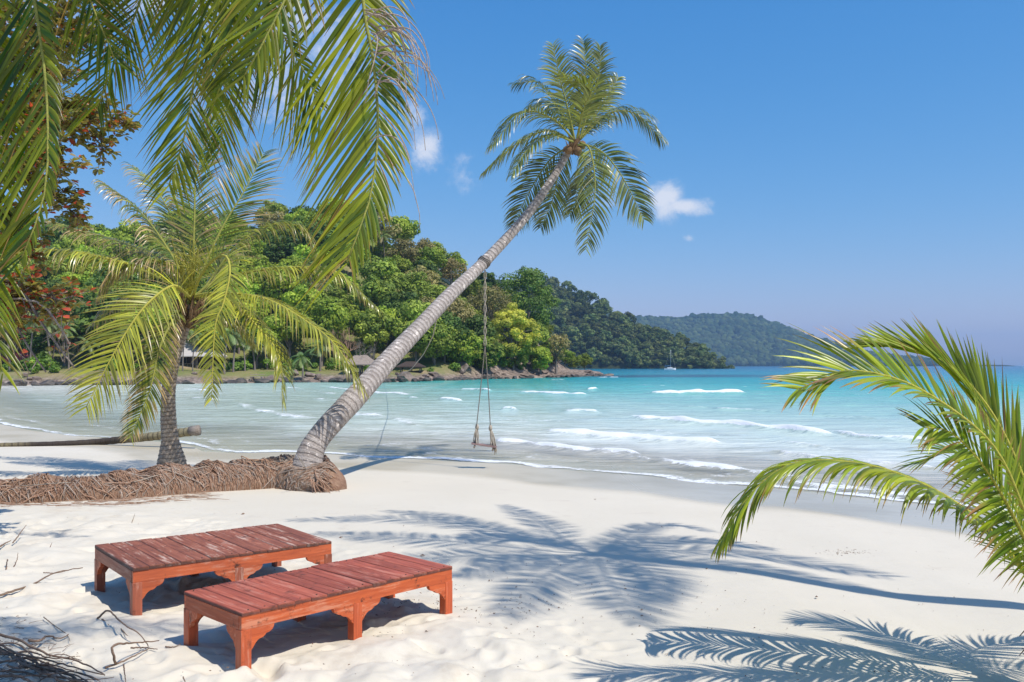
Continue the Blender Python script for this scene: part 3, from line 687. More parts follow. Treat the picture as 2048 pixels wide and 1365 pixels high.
# young palm at the right edge --------------------------------------
rc=at(2128,1205,5.3)
pal4=empty('coconut_palm',(rc.x,rc.y,gzf(rc.x,rc.y)),'young coconut palm at the right edge with yellow green fronds arching low over sand','palm tree')
trunk_mesh(pal4,[(rc.x+.02,rc.y,gzf(rc.x,rc.y)-.1),(rc.x,rc.y,.1),tuple(rc)],[.16,.13,.10],M['trunk_brown'],ringn=14,n=18,amp=.05,steps=40)
RF=[([rc,at(2085,1185,5.30),at(2045,1140,5.33),at(1985,1065,5.38),at(1904,1001,5.44),at(1821,958,5.51),at(1738,931,5.58),at(1635,921,5.66),at(1564,937,5.70),at(1500,990,5.70),at(1446,1078,5.70)],.46,.50,1,1.25,62,.040,(1,1),.02,.26,(32,72)),
 ([rc,at(2085,1120,5.1),at(2045,1015,5.0),at(2007,925,4.95),at(1958,862,4.9),at(1871,797,4.85),at(1790,757,4.8),at(1697,741,4.8),at(1640,762,4.75),at(1598,778,4.7)],.42,.42,2,.32,62,.034,(1,1),.22,.4,(24,52)),
 ([rc,at(2095,1100,5.4),at(2048,960,5.45),at(1999,852,5.55),at(1945,775,5.6),at(1880,720,5.65),at(1800,692,5.7),at(1735,690,5.7)],.44,.45,3,.0,60,.036,(1,.9),.12,.2,(10,26)),
 ([rc,at(2150,1080,5.4),at(2165,950,5.5),at(2160,840,5.6),at(2133,762,5.66)],.38,.4,4,.05,50,.034,(1,1),.25,.3,(20,42)),
 ([rc,at(2075,1130,5.2),at(2030,1040,5.1),at(1985,960,5.0),at(1940,900,4.9),at(1895,862,4.85),at(1850,856,4.8)],.42,.4,5,.35,52,.036,(1,1),.0,.4,(35,70)),
 ([rc,at(2075,1130,5.7),at(2050,1060,5.9),at(2010,980,6.1),at(1960,930,6.2),at(1900,905,6.3),at(1840,925,6.3)],.46,.3,6,.35,50,.034,(1,1),.1,.3,(30,60)),
 ([rc,at(2130,1160,5.7),at(2140,1080,6.0),at(2120,1000,6.3),at(2080,960,6.5),at(2030,960,6.6)],.42,.2,8,.4,46,.034,(1,1),.1,.3,(30,60)),
 ([rc,at(2075,1215,5.2),at(2050,1190,5.1),at(2050,1170,5.0),at(2070,1150,4.9)],.22,.3,9,.8,30,.03,(1,1),.1,.8,(30,60)),
 ([rc,(3.4,4.9,.9),(3.55,4.4,1.2),(3.5,3.9,1.2),(3.3,3.4,.9)],.45,.4,10,.5,50,.036,(1,1),.1,.3,(30,60)),
 ([rc,(3.7,5.2,1.2),(4.2,5.1,1.7),(4.8,5.0,1.8),(5.3,4.9,1.4)],.5,.4,11,.5,50,.036,(1,1),.1,.3,(30,60)),
 ([rc,(3.5,5.3,.9),(3.9,5.5,1.3),(4.3,5.8,1.4),(4.7,6.1,1.1)],.4,.4,12,.5,50,.036,(1,1),.1,.3,(30,60))]
RF=[f for f in RF if f[3] not in (8,9)]
for pl,L,y,sd,dr,npr,W,sd2,vee,tb,spl in RF:
    frond(pal4,pl,M['leaf_right'],M['midrib_y'],L=L*1.12,W=W*.74,npair=int(npr*1.5),droop=dr,start=.16,nseg=6,splay=spl,up={3:(.1,-.8,.55),2:(0,-.7,.8),4:(0,-1,.2),7:(0,-1,.2),5:(0,-.8,.6)}.get(sd),yel=y,tipb=tb,ribr=.013,fold=True,seed=sd+120,dry=.02,vee=vee,side=sd2,lmin=.5,tipw=sd==2)
boot(pal4,rc,(0,0,1),.11,29,16)
adopt(pal4)

# tall palm outside the right edge: its shadow lies across the sand -------------
sunL=Vector((-.8,.6,-math.tan(SUN_EL)))
def cast(px,py,h):
    g_=ground(px,py); k=h/math.tan(SUN_EL)
    return Vector((g_.x+.8*k,g_.y-.6*k,g_.z+h))
cc=cast(1190,1108,9.0)
pal5=empty('coconut_palm',(6.7,6.2,0),'tall coconut palm just beyond the right edge casting its shadow on the sand','palm tree')
trunk_mesh(pal5,[(6.75,6.2,-.3),(6.6,6.17,2.2),(6.25,6.05,5),tuple(cc)],[.26,.17,.15,.12],M['trunk_brown'],ringn=10,n=14,amp=.04)
SH=[([(1000,1062,9.3),(800,1038,8.8),(590,1040,8.0)],.62),([(950,1048,9.5),(860,1030,9.2),(775,1022,8.8)],.5),([(960,1088,9.3),(800,1075,8.8),(640,1066,8.1)],.6),
 ([(980,1110,9.2),(840,1118,8.6),(690,1132,7.8)],.6),([(1130,1080,9.4),(1080,1045,9.4),(1008,1011,8.9)],.5),([(1280,1058,9.4),(1350,1050,9.2),(1412,1062,8.8)],.45),
 ([(1320,1082,9.3),(1440,1084,8.9),(1535,1097,8.4)],.5),([(1400,1100,9.3),(1580,1120,8.8),(1762,1152,8.1)],.55),([(1400,1125,9.2),(1560,1146,8.6),(1725,1178,8.)],.5),
 ([(1120,1135,9.2),(1060,1175,8.8),(1005,1232,8.2)],.55),([(1215,1155,9.2),(1245,1200,8.8),(1275,1248,8.2)],.6),([(1270,1130,9.2),(1310,1158,8.8),(1322,1200,8.2)],.5),
 ([(1030,1122,9.1),(960,1140,8.5),(900,1150,7.9)],.5),([(1080,1082,9.6),(1000,1075,9.6),(920,1072,9.3)],.6),([(1220,1090,9.8),(1260,1100,10),(1300,1120,9.9)],.6)]
for i,(pl,L) in enumerate(SH):
    frond(pal5,[cc]+[cast(*p) for p in pl],M['leaf_mid'],M['midrib'],L=L*1.15,W=.05,npair=50,droop=.5,start=.1,nseg=3,yel=.4,ribr=.03,fold=False,seed=i+200,vee=0)
adopt(pal5)

# ---------------------------------------------------------------- swing
sY=20.2
sw_=empty('rope_swing',at(968,530,sY),'wooden plank swing on two long ropes hanging from the leaning palm','swing')
def rope(pts,r,mat,name,par,n=6,tw=0,steps=40):
    P,_=cr(pts,steps); mb=MB()
    mb.tube(P,r,n,cols=[(i*.1,0,0) for i in range(steps)]); return mb.build(name,mat,par,smooth=True)
# loop round the trunk
tc_=at(968,525,sY); Td=(lp[8]-lp[7]).normalized(); U=Td.orthogonal().normalized(); V=Td.cross(U)
mb=MB()
for o in (-.04,0,.04):
    mb.tube([tc_+Td*(o+.02*math.sin(k))+(U*math.cos(k*.349)+V*math.sin(k*.349))*.145 for k in range(19)],.012,5)
mb.build('rope_loop',M['rope_dark'],sw_,smooth=True)
mb=MB()
for ph in (0,math.pi):
    P=[at(970+2.2*math.sin(ph+k*.55),540+k*3.9,sY+.02*math.cos(ph+k*.55)) for k in range(40)]; mb.tube(P,.011,5)
mb.build('twisted_rope',M['rope'],sw_,smooth=True)
rope([at(970,692,sY),at(962,770,sY),at(953,855,sY-.03)],.012,M['rope_dark'],'rope',sw_)
rope([at(970,692,sY),at(976,770,sY),at(981,857,sY+.03)],.012,M['rope_dark'],'rope',sw_)
for (x0,y0,xa,xb) in ((954,850,947,957),(981,852,980,992)):
    mb=MB(); rr=random.Random(x0)
    mb.tube([at(x0,y0-1,sY),at(x0,y0+5,sY),at(x0,y0+10,sY)],[.03,.045,.03],8)
    mb.build('knot',M['rope'],sw_,smooth=True)
    mb=MB()
    for k in range(9):
        xe=xa+(xb-xa)*k/8; yk=889+(xe-945)*.12
        mb.tube(cr([at(x0,y0+4,sY),at((x0+xe)/2+rr.uniform(-3,3),(y0+yk)/2,sY+rr.uniform(-.05,.05)),at(xe,yk,sY+rr.uniform(-.12,.12))],6)[0],.012,5)
    mb.build('rope_bundle',M['rope'],sw_,smooth=True)
mb=MB()
A=at(943,887,sY); B=at(993,894,sY); ux=(B-A).normalized(); uy=Vector((-ux.y,ux.x,0)).normalized()*.11; uz=Vector((0,0,.016))
i0=[]
for e in (A,B):
    for s_ in (-1,1):
        for z_ in (-1,1): mb.vert(e+uy*s_+Vector((0,s_*.03,0))+uz*z_)
for q in ((0,1,3,2),(4,6,7,5),(0,4,5,1),(2,3,7,6),(1,5,7,3),(0,2,6,4)): mb.face(q)
mb.build('seat',M['seatwood'],sw_)
mb=MB()
for xa in (949,986):
    p=at(xa,891+(xa-949)*.13,sY); mb.tube([p-uy*1.5-Vector((0,0,.03)),p+uy*1.5-Vector((0,0,.03))],.022,7)
mb.build('cross_stick',M['wood_grey'],sw_,smooth=True)
mb=MB(); rr=random.Random(2)
for k in range(14):
    p=at(989+rr.uniform(-3,3),893,sY); mb.tube([p,p+Vector((rr.uniform(-.03,.03),0,-.1)),p+Vector((rr.uniform(-.03,.03),0,-rr.uniform(.12,.2)))],[.006,.005,.002],4)
mb.build('frayed_rope_end',M['rope'],sw_,smooth=True)
adopt(sw_)
# slack line from trunk to the rocks
ln=empty('slack_rope',at(878,640,19.2),'thin pale rope sagging from the leaning trunk towards the rocks','rope')
ro=rope([at(882,598,19.0),at(878,640,19.2),at(862,680,22),at(838,720,30),at(806,748,52),at(770,760,118)],.012,M['rope'],'rope_line',ln)
# widen with distance so it stays a real cord: separate heavier mooring end
adopt(ln)
ln2=empty('ground_rope',ground(0,1000),'thin white cord lying along the top of the root bank','rope')

# ---------------------------------------------------------------- root bank
spine=[(-90,996),(0,993),(120,990),(230,984),(340,975),(430,969),(500,965),(552,963),(592,962),(628,968),(650,976)]
sp_=[];
for (px,py) in spine: 
    g_=ground(px,py+6); sp_.append(Vector((g_.x,g_.y-.15*min(1,max(0,(px-480)/120)),g_.z)))
SPn,_=cr(sp_,90)
Wd=np.interp(np.linspace(0,1,90),[0,.3,.6,.8,.9,.96,1],[.62,.60,.62,.64,.62,.50,.12])
Hd=np.interp(np.linspace(0,1,90),[0,.2,.4,.6,.75,.87,.95,1],[.28,.29,.31,.37,.44,.52,.38,.05])
Hd=Hd*np.array([1+.14*mnoise.noise(Vector((i*.11,7,0))) for i in range(90)]); Wd=Wd*np.array([1+.12*mnoise.noise(Vector((i*.09,1,0))) for i in range(90)])
rbk=empty('root_bank',sp_[4],'long low bank of matted brown palm roots stretching along the sand to the leaning trunk','roots')
mb=MB(); nu=28
def bank(i,u,rad=1.):
    T=(SPn[min(i+1,89)]-SPn[max(i-1,0)]); T.z=0; T.normalize(); Nn=Vector((-T.y,T.x,0))
    a=math.pi*u; p=SPn[i]-Nn*math.cos(a)*Wd[i]*rad+Vector((0,0,(max(0,math.sin(a))**.8)*Hd[i]*rad))
    nz=mnoise.fractal(p*2.2,1,2,4)*.15+mnoise.noise(p*9)*.045
    p=p+Vector((0,-math.cos(a),math.sin(a)))*nz*math.sin(a)
    if u<.02 or u>.98: p.z=gzf(p.x,p.y)-.06
    return p
bank_u=[bank]
for i in range(90):
    for k in range(nu+1): mb.vert(bank(i,k/nu),(0,0,0))
for i in range(89):
    for k in range(nu):
        a=i*(nu+1)+k; mb.face((a,a+1,a+nu+2,a+nu+1))
for e in (0,89): mb.face(tuple(e*(nu+1)+k for k in range(nu+1))[::(1 if e else -1)])
mb.build('root_mat',M['rootsoil'],rbk,smooth=True)
mb=MB(); rr=random.Random(21)
for k in range(5600):
    i=rr.randrange(0,89) if k<3600 else rr.randrange(66,89); u=rr.random()**.8*.72; big=rr.random()<.08
    tight=i>68
    L=rr.uniform(.15,.5) if not tight else rr.uniform(.25,.55)
    n=5; P=[]; ii=i; slope=rr.uniform(-1,1) if not tight else rr.uniform(-.6,.7)
    lift=rr.uniform(.01,.05)
    if rr.random()<.015: L*=1.9; slope=rr.choice((-1,1))*rr.uniform(1,3); big=True; lift*=1.8
    for j in range(n):
        s=j/(n-1); uu=u-s*L*(.55 if rr.random()<.9 else .2)*(1 if not tight else 1.1); uu=max(.0,uu)
        fi=i-s*L*slope*6; fi=min(88.9,max(0,fi))
        p=bank(int(fi),uu).lerp(bank(min(89,int(fi)+1),uu),fi-int(fi))
        o=Vector((0,-.6,.8)); P.append(p+o*(lift*math.sin(s*3.1)+.008))
    r=.012 if big else rr.uniform(.003,.008)
    mb.tube(P,[r,r,r*.9,r*.8,r*.5],3,m=1 if rr.random()<(.55 if tight else .3) else 0,cap=False)
mb.build('root_strands',[M['root'],M['root_pale']],rbk,smooth=True)['kind']='stuff'
# stray strands lying on the sand at the foot
mb=MB()
for k in range(150):
    px=rr.uniform(-60,420); py=rr.uniform(996,1016)-max(0,px-150)*.055; g_=ground(px,py); a=rr.uniform(-.5,.5); L=rr.uniform(.1,.45)
    P=[g_+Vector((math.cos(a)*L*j,math.sin(a)*L*j*.5,.012+.015*rr.random())) for j in (0,.5,1)]
    mb.tube(P,[.006,.005,.003],3,cap=False)
mb.build('loose_strands',M['root'],rbk,smooth=True)['kind']='stuff'
adopt(rbk)
P=[]
for j in range(14):
    i=int(j*84/13); u=.33+.10*math.sin(j*.9)+(.12 if j>8 else 0); P.append(bank(i,min(u,.5))+Vector((0,-.02,.03)))
rope(P+[at(596,912,14.6)],.006,M['rope'],'cord',ln2,steps=120); adopt(ln2)

# driftwood palm log ------------------------------------------------
lg=empty('driftwood_log',ground(200,893),'long thin wet palm log lying across the wet sand at the waterline','log')
zt=lambda px,py,dz:(lambda g_:Vector((g_.x,g_.y,g_.z+dz)))(ground(px,py))
LG=[zt(-160,896,.03),zt(0,894,.05),zt(120,892,.06),zt(200,890,.09),at(300,874,25.6),at(392,862,25.3)]
mb=MB(); P,TL=cr(LG,80); rad=np.interp(np.linspace(0,1,80),[0,.4,.6,.8,1],[.05,.07,.10,.12,.13])
mb.tube(P,[r*(1+.05*math.sin(i*1.9)) for i,r in enumerate(rad)],12,cols=[(TL*i/79,float(np.interp(i/79,[.0,.28,.36,.66,.74,1],[.2,.3,1,.95,.1,0])),0) for i in range(80)])
mb.build('log_stem',M['log'],lg,smooth=True)
mb=MB(); e=P[-1]
mb.tube([e-Vector((.2,0,0)),e,e+Vector((.10,0,.02)),e+Vector((.12,0,.02))],[.12,.15,.15,.05],12)
mb.build('log_butt',M['wood_grey'],lg,smooth=True); adopt(lg)

# ---------------------------------------------------------------- loungers
def lounger(A,B,Cc,H,mats,label,seed):
    """A near-left top corner, B near-right, Cc far-left (ground plan)"""
    A=Vector(A);B=Vector(B);Cc=Vector(Cc)
    ex=(B-A); Lx=ex.length; ex.normalize(); ey=Vector((-ex.y,ex.x)); Wy=(Cc-A).dot(ey)
    side,end,top,leg=mats; r=random.Random(seed)
    root=empty('sun_lounger',(A.x,A.y,-.0),label,'sun lounger'); root.rotation_euler=(0,0,math.atan2(ex.y,ex.x))
    n=14; pw=Lx/n; mb=MB(); th=.024
    for k in range(n):
        g_=.0009; x0=k*pw+g_; x1=(k+1)*pw-g_; dz=r.uniform(-.0025,.0025); c0=(r.random(),r.random(),0)
        y0=-.006+r.uniform(-.002,.004); y1=Wy+.006+r.uniform(-.003,.003); b=.006
        zt=H+dz; zb=H-th
        prof=[(x0,zb),(x0,zt-b),(x0+b,zt),(x1-b,zt),(x1,zt-b),(x1,zb)]
        i=len(mb.v)
        for y in (y0,y1):
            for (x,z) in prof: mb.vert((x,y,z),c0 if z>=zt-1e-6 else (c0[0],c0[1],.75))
        for q in range(6):
            a=i+q; b_=i+(q+1)%6; mb.face((a,a+6,b_+6,b_) )
        mb.face(tuple(i+q for q in range(6))); mb.face(tuple(i+6+q for q in range(6))[::-1])
    mb.build('slat_top',top,root)
    mb=MB()
    for k in range(n):
        for yy in (.03,Wy-.03):
            xx=(k+.5)*pw+r.uniform(-.012,.012)
            mb.tube([(xx,yy,H-.006),(xx,yy,H+.0035)],.0055,8)
    mb.build('screw_heads',M['metal_dark'],root)['kind']='stuff'
    rh=.088; tk=.03; z1=H-th-.001; z0=z1-rh
    for y0 in (0,Wy-tk):
        mb=MB(); mb.box(0,Lx,y0,y0+tk,z0,z1,col=(r.random(),r.random(),0)); mb.build('side_rail',side,root)
    for x0 in (.0,Lx-tk):
        mb=MB(); mb.box(x0+(-.002 if x0==0 else .002),x0+tk+(-.002 if x0==0 else .002),tk+.001,Wy-tk-.001,z0,z1-.001,col=(r.random(),r.random(),0)); mb.build('end_rail',end,root)
    mb=MB()
    for xx in (Lx*.33,Lx*.66): mb.box(xx-.02,xx+.02,tk+.001,Wy-tk-.001,z1-.05,z1-.001)
    mb.build('cross_bearer',side,root)
    def bracket(mb,flip,x,y,alongx,L=.165,h=.135,tk=.032):
        # ogee profile under the rail, starting at the leg
        pr=[(0,0),(L,0),(L*.98,-.018),(L*.90,-.036),(L*.78,-.046),(L*.66,-.049),(L*.60,-.060),(L*.50,-.070),(L*.36,-.074),(L*.26,-.084),(L*.17,-.100),(L*.10,-.118),(0,-h)]
        i=len(mb.v); c0=(.3,.5,0)
        for o in (0,tk):
            for (a,z) in pr:
                a=a*flip
                p=(x+a,y+o,z0+z-.001) if alongx else (x+o,y+a,z0+z-.001)
                mb.vert(p,c0)
        m_=len(pr)
        for q in range(m_):
            a=i+q; b_=i+(q+1)%m_; mb.face((a,b_,b_+m_,a+m_))
        mb.face(tuple(i+q for q in range(m_))); mb.face(tuple(i+m_+q for q in range(m_))[::-1])
    s=.072
    for xi,xc in enumerate((0,Lx*.5-s*.5,Lx-s)):
        for yi in (0,1):
            y0=-.003 if yi==0 else Wy-s+.003
            xo=(-.004,0,.004)[xi]
            gx=root.location.x+ex.x*xc; gy=root.location.y+ex.y*xc
            mb=MB(); z_=z0-.001
            mb.box(xc+xo,xc+xo+s,y0,y0+s,-.10,z_,col=(r.random(),r.random(),0))
            lo=mb.build('leg',leg,root)
            bv=lo.modifiers.new('b','BEVEL'); bv.width=.003; bv.segments=2
            yb=y0+.004 if yi==0 else y0+s-.036
            mb=MB()
            if xi<2: bracket(mb,1,xc+xo+s-.001,yb,True)
            if xi>0: bracket(mb,-1,xc+xo+.001,yb,True)
            if xi!=1: bracket(mb,1 if yi==0 else -1,xc+xo+(.003 if xi==0 else s-.035),y0+(s-.001 if yi==0 else .001),False,L=.12,h=.125)
            mb.build('bracket',side,lo)
    return root
def topc(px,py,H): 
    Y=(CAMZ-H)*F/(py-HY); return ((px-CX)/F*Y,Y)
H1=.36
lounger(topc(483,1226,H1),topc(904,1132,H1),topc(378,1181,H1),H1,(M['side_a'],M['side_ay'],M['top_a'],M['leg_a']),'low wooden sun lounger with even red slats, the nearer one, sharp cut brackets',1)
lounger(topc(266,1137,H1),topc(663,1082,H1),topc(173,1093,H1),H1,(M['side_b'],M['side_by'],M['top_b'],M['leg_b']),'low wooden sun lounger with flaking pale worn slats, the one farther from the camera',2)
#MORE#
# ---------------------------------------------------------------- near headland
HSX=np.array([-700,-200,-120,-60,-40,-23,-13,-2,11.6,21.7,24]); HSY=np.array([160,118,112,103,114,124,132,157,176,199,215])
RX=np.array([-700,-140,-107,-61,-34,-18,-3.6,7,12,20,24]); RZ=np.array([24,24,24,28,33,22,11,5,1.0,.1,.0]); RY=np.array([240,205,205,205,210,205,190,187,187,202,216])
def hl(X,Y):
    sh=np.interp(X,HSX,HSY); rz=np.interp(X,RX,RZ); ry=np.interp(X,RX,RY)
    d=Y-sh
    lawn=sstep(-8,-22,X)*14+5
    z=-2.2+1.9*sstep(-4,1.5,d)+1.3*sstep(1,8,d)*(1-.65*sstep(4,12,X))
    front=sstep(0,1,(d-lawn)/np.maximum(ry-sh-lawn,2)); lin=np.clip((d-lawn)/np.maximum(ry-sh-lawn,2),0,1)
    z=z+rz*(front*.5+lin*.5)*(1-.9*sstep(0,1,(Y-ry)/90))
    tip=sstep(24.5,20,X); z=-3+(z+3)*tip
    back=sstep(0,1,(Y-ry)/70)*sstep(-20,5,X); z=z*(1-back)-3*back
    z=z*(1-sstep(330,420,Y))-3*sstep(330,420,Y)
    return z
gx=np.array(axis([(-700,-130,12),(-130,-66,2),(-66,26,.8)])+[26]); gy=np.array(axis([(90,215,1.1),(215,430,6)]))
GX,GY=np.meshgrid(gx,gy); GZ=hl(GX,GY)+vnoise(GX,GY,6,81)*.5+vnoise(GX,GY,1.6,82)*.35*sstep(-2,2,hl(GX,GY))
shore=np.maximum(1-sstep(3,6.5,GY-np.interp(GX,HSX,HSY)),sstep(-14,-4,GX)); 
m,nt=newmat('headland_soil'); t=NT(nt); ge=t.n('ShaderNodeNewGeometry'); P=ge.outputs['Position']
sh_=t.attr('shore').outputs['Fac']; n1=t.noise(.25,P,5,.65); n2=t.noise(1.4,P,5,.7)
gr=t.ramp(n1,[(.38,(.15,.20,.045)),(.58,(.25,.22,.09)),(.72,(.36,.28,.18))])
rk=t.ramp(n2,[(.3,(.08,.06,.05)),(.52,(.24,.185,.15)),(.7,(.46,.38,.31))])
col=t.mix(t.math('ADD',sh_,t.math('MULTIPLY',t.math('SUBTRACT',n2,.5),.6),clamp=True),gr,rk)
t.out(t.pbsdf(col,.9,.2,t.bump(n2,.8,.35))); M['soil']=m
o=grid_mesh('hills',gx,gy,GZ,{'shore':shore},M['soil']); tag(o,kind='structure')
hlf=lambda x,y: float(hl(np.array(float(x)),np.array(float(y))))

# hill across the bay and far hill
H2X=np.array([-260,-60,16,50,70,88,101,113,135,144,149,152]); H2Z=np.array([70,75,68,56,44,31,23,17,12,7,1,-2]); H2R=np.array([720,710,700,695,690,680,668,650,635,625,612,606])
H2S=np.array([640,620,604,604,604,604,604,604,603,601,600,600])
def h2(X,Y):
    rz=np.interp(X,H2X,H2Z); ry=np.interp(X,H2X,H2R); sh=np.interp(X,H2X,H2S)
    f=np.clip((Y-sh)/np.maximum(ry-sh,3),0,1)
    z=-3+3.1*sstep(-4,9,Y-sh)+rz*(f*.75+.25*np.sqrt(f))
    b=sstep(0,1,(Y-ry)/160); z=z*(1-b)-3*b
    return np.where(X>151,-3,z)
gx=np.arange(-260,156,4.); gy=np.arange(590,900,4.); GX,GY=np.meshgrid(gx,gy); GZ=h2(GX,GY)
M['soil2']=simple('hill_soil',(.02,.03,.014),(.04,.05,.02),.05,.9,.1,.3)
o=grid_mesh('hills',gx,gy,GZ,{},M['soil2']); tag(o,kind='structure')
H3X=np.array([-200,100,328,391,490,618,675,732,817,930,1015,1100,1193,1230]); H3Z=np.array([150,146,131,127,127,137,131,113,84,50,23,8,1,-2])
def h3(X,Y):
    rz=np.interp(X,H3X,H3Z); f=np.clip((Y-2120)/380,0,1)
    z=-2+3*sstep(-10,15,Y-2120)+rz*(f**.9); b=sstep(2500,2900,Y); return np.where(X>1225,-3,z*(1-b)-3*b)
gx=np.arange(-200,1240,14.); gy=np.arange(2090,2900,14.); GX,GY=np.meshgrid(gx,gy)
o=grid_mesh('hills',gx,gy,h3(GX,GY)+vnoise(GX,GY,60,91)*10*sstep(2120,2200,GY),{},M['soil2']); tag(o,kind='structure')
# far wood on that hill: one rough canopy of tree crowns
def ico():
    import bmesh
    b=bmesh.new(); bmesh.ops.create_icosphere(b,subdivisions=2,radius=1); v=np.array([x.co[:] for x in b.verts]); f=np.array([[q.index for q in x.verts] for x in b.faces]); b.free(); return v,f
iv,if_=ico(); iv=iv.astype(np.float32)
rs=np.random.RandomState(33); VV=[];FF=[];CC=[]; n=0
for k in range(8200):
    x=rs.uniform(150,1215); y=rs.uniform(2112,2540); 
    z=float(h3(np.array(x),np.array(y))+vnoise(np.array([x]),np.array([y]),60,91)[0]*10*float(sstep(2120,2200,np.array(y))))
    if z<-1 or x/y*F+CX>1868: continue
    r=rs.uniform(4.5,9.5)*(1.25 if rs.rand()<.06 else 1); j=1+.45*(rs.rand(len(iv),1)-.5)
    v=iv*j*np.array([r,r,r*rs.uniform(.7,1.15)])+np.array([x,y,z+r*.55]); VV.append(v); FF.append(if_+n); n+=len(iv)
    c=np.zeros((len(iv),4)); c[:,0]=np.clip(rs.rand()**1.5+vnoise(np.array([x]),np.array([y]),70,17)[0]*.8,0,1); c[:,1]=0; c[:,2]=rs.rand(); CC.append(c)
VV=np.concatenate(VV); FF=np.concatenate(FF).astype(np.int32); CC=np.concatenate(CC).astype(np.float32); CC[:,3]=1
me=D.meshes.new('forest'); me.vertices.add(len(VV)); me.vertices.foreach_set('co',VV.astype(np.float32).ravel()); me.loops.add(FF.size); me.loops.foreach_set('vertex_index',FF.ravel())
me.polygons.add(len(FF)); me.polygons.foreach_set('loop_start',np.arange(0,FF.size,3,dtype=np.int32)); me.polygons.foreach_set('loop_total',np.full(len(FF),3,np.int32))
A=me.color_attributes.new('tint','FLOAT_COLOR','POINT'); A.data.foreach_set('color',CC.ravel()); me.materials.append(M['tree_hill']); me.update(calc_edges=True)
o=D.objects.new('forest',me); C.objects.link(o); tag(o,'hazy blue green wood covering the long low far hill','forest',kind='stuff')

# ---------------------------------------------------------------- broadleaf trees
def leafcard(mb,p,nrm,s,r,c):
    n_=Vector(nrm).normalized(); u=n_.orthogonal().normalized(); v=n_.cross(u); a=r.uniform(0,6.28)
    U=(u*math.cos(a)+v*math.sin(a))*s; V=(v*math.cos(a)-u*math.sin(a))*s*.62; k=n_*s*.18
    i=len(mb.v); mb.vert(p-U,c); mb.vert(p+V-k,c); mb.vert(p+U,c); mb.vert(p-V-k,c); mb.face((i,i+1,i+2)); mb.face((i,i+2,i+3))
def crown_mesh(seed,H,R,ncl,nl,ls,base=.35,flat=1.,spread=.36,hcol=None):
    r=random.Random(seed); mb=MB(); cl=[]
    zc=H*(base+1)/2; hz=H*(1-base)/2
    k=0
    while len(cl)<ncl and k<4000:
        k+=1
        d=Vector((r.gauss(0,1),r.gauss(0,1),r.gauss(.15,1))).normalized(); q=r.uniform(.45,1)**.6
        rc_=R*spread*r.uniform(.55,1.15)
        w=1-.25*abs(d.z)
        p=Vector((d.x*(R-rc_*.7)*q*w,d.y*(R-rc_*.7)*q*w,zc+d.z*(hz-rc_*.6)*q))
        if any((p-o[0]).length<.42*(rc_+o[1]) for o in cl): continue
        cl.append((p,rc_))
    for p,rc_ in cl:
        br=r.random(); y0=r.random()*.7; m=int(nl*(rc_/(R*spread))**2)
        for _ in range(m):
            d=Vector((r.gauss(0,1),r.gauss(0,1),r.gauss(.25,1))).normalized()
            q=p+Vector((d.x,d.y,d.z*.72*flat))*rc_*r.uniform(.72,1.08)
            q+=Vector((r.uniform(-1,1),r.uniform(-1,1),r.uniform(-1,1)))*rc_*.10
            nr=(d+Vector((r.uniform(-.6,.6),r.uniform(-.6,.6),r.uniform(-.2,.9))))
            hh=hcol(q,r) if hcol else y0+r.uniform(-.2,.3)
            leafcard(mb,q,nr,ls*r.uniform(.7,1.3),r,(min(1,max(0,hh)),0,min(1,max(0,br*.6+r.random()*.4))))
    return mb,cl
def tree_trunk(seed,H,cl,tr,forks=7):
    r=random.Random(seed+5); mb=MB(); top=Vector((r.uniform(-.4,.4),r.uniform(-.4,.4),H*.5))
    mb.tube(cr([(0,0,-1.2),(r.uniform(-.15,.15),0,H*.2),top],7)[0],[tr*1.3,tr*1.05,tr*.95,tr*.85,tr*.75,tr*.65,tr*.5],7)
    for p,rc_ in r.sample(cl,min(forks,len(cl))):
        s=Vector((0,0,0)).lerp(top,r.uniform(.45,1)); mid=s.lerp(p,.5)+Vector((0,0,.08*H))
        mb.tube(cr([s,mid,p],6)[0],[tr*.5,tr*.4,tr*.32,tr*.25,tr*.18,tr*.08],5)
    return mb
protos={}
def make_proto(key,mat,seed,H,R,ncl,nl,ls,tr=.22,**k):
    mb,cl=crown_mesh(seed,H,R,ncl,nl,ls,**k)
    c=mb.build('crown',M[mat],link=False); t_=tree_trunk(seed,H,cl,tr).build('trunk',M['trunk_far'],link=False,smooth=True)
    protos.setdefault(key,[]).append((t_.data,c.data,H))
for i in range(3): make_proto('bright','tree_bright',10+i,9,4.3,24,150,.30,spread=.34)
for i in range(4): make_proto('mid','tree_mid',20+i,9.5,4.4,26,150,.30,base=.22)
for i in range(3): make_proto('dark','tree_dark',30+i,9.5,4.6,28,150,.30,base=.2)
for i in range(3): make_proto('olive','tree_olive',40+i,8.5,4.0,22,110,.26,base=.3)
for i in range(2): make_proto('umbrella','tree_bright',50+i,10,4.8,22,130,.30,base=.5,flat=.6)
def place_tree(key,x,y,z,s,label,group=None,idx=None,cat='tree',name='broadleaf_tree',sz=None):
    P=protos[key]; td,cd,H=P[rng.randrange(len(P)) if idx is None else idx]
    e=empty(name,(x,y,z),label,cat,group); e.rotation_euler=(rng.uniform(-.05,.05),rng.uniform(-.05,.05),rng.uniform(0,6.28)); e.scale=(s,s,sz or s*rng.uniform(.85,1.15))
    for nm,dt in (('trunk',td),('crown',cd)):
        o=D.objects.new(nm,dt); C.objects.link(o); o.parent=e
    return e
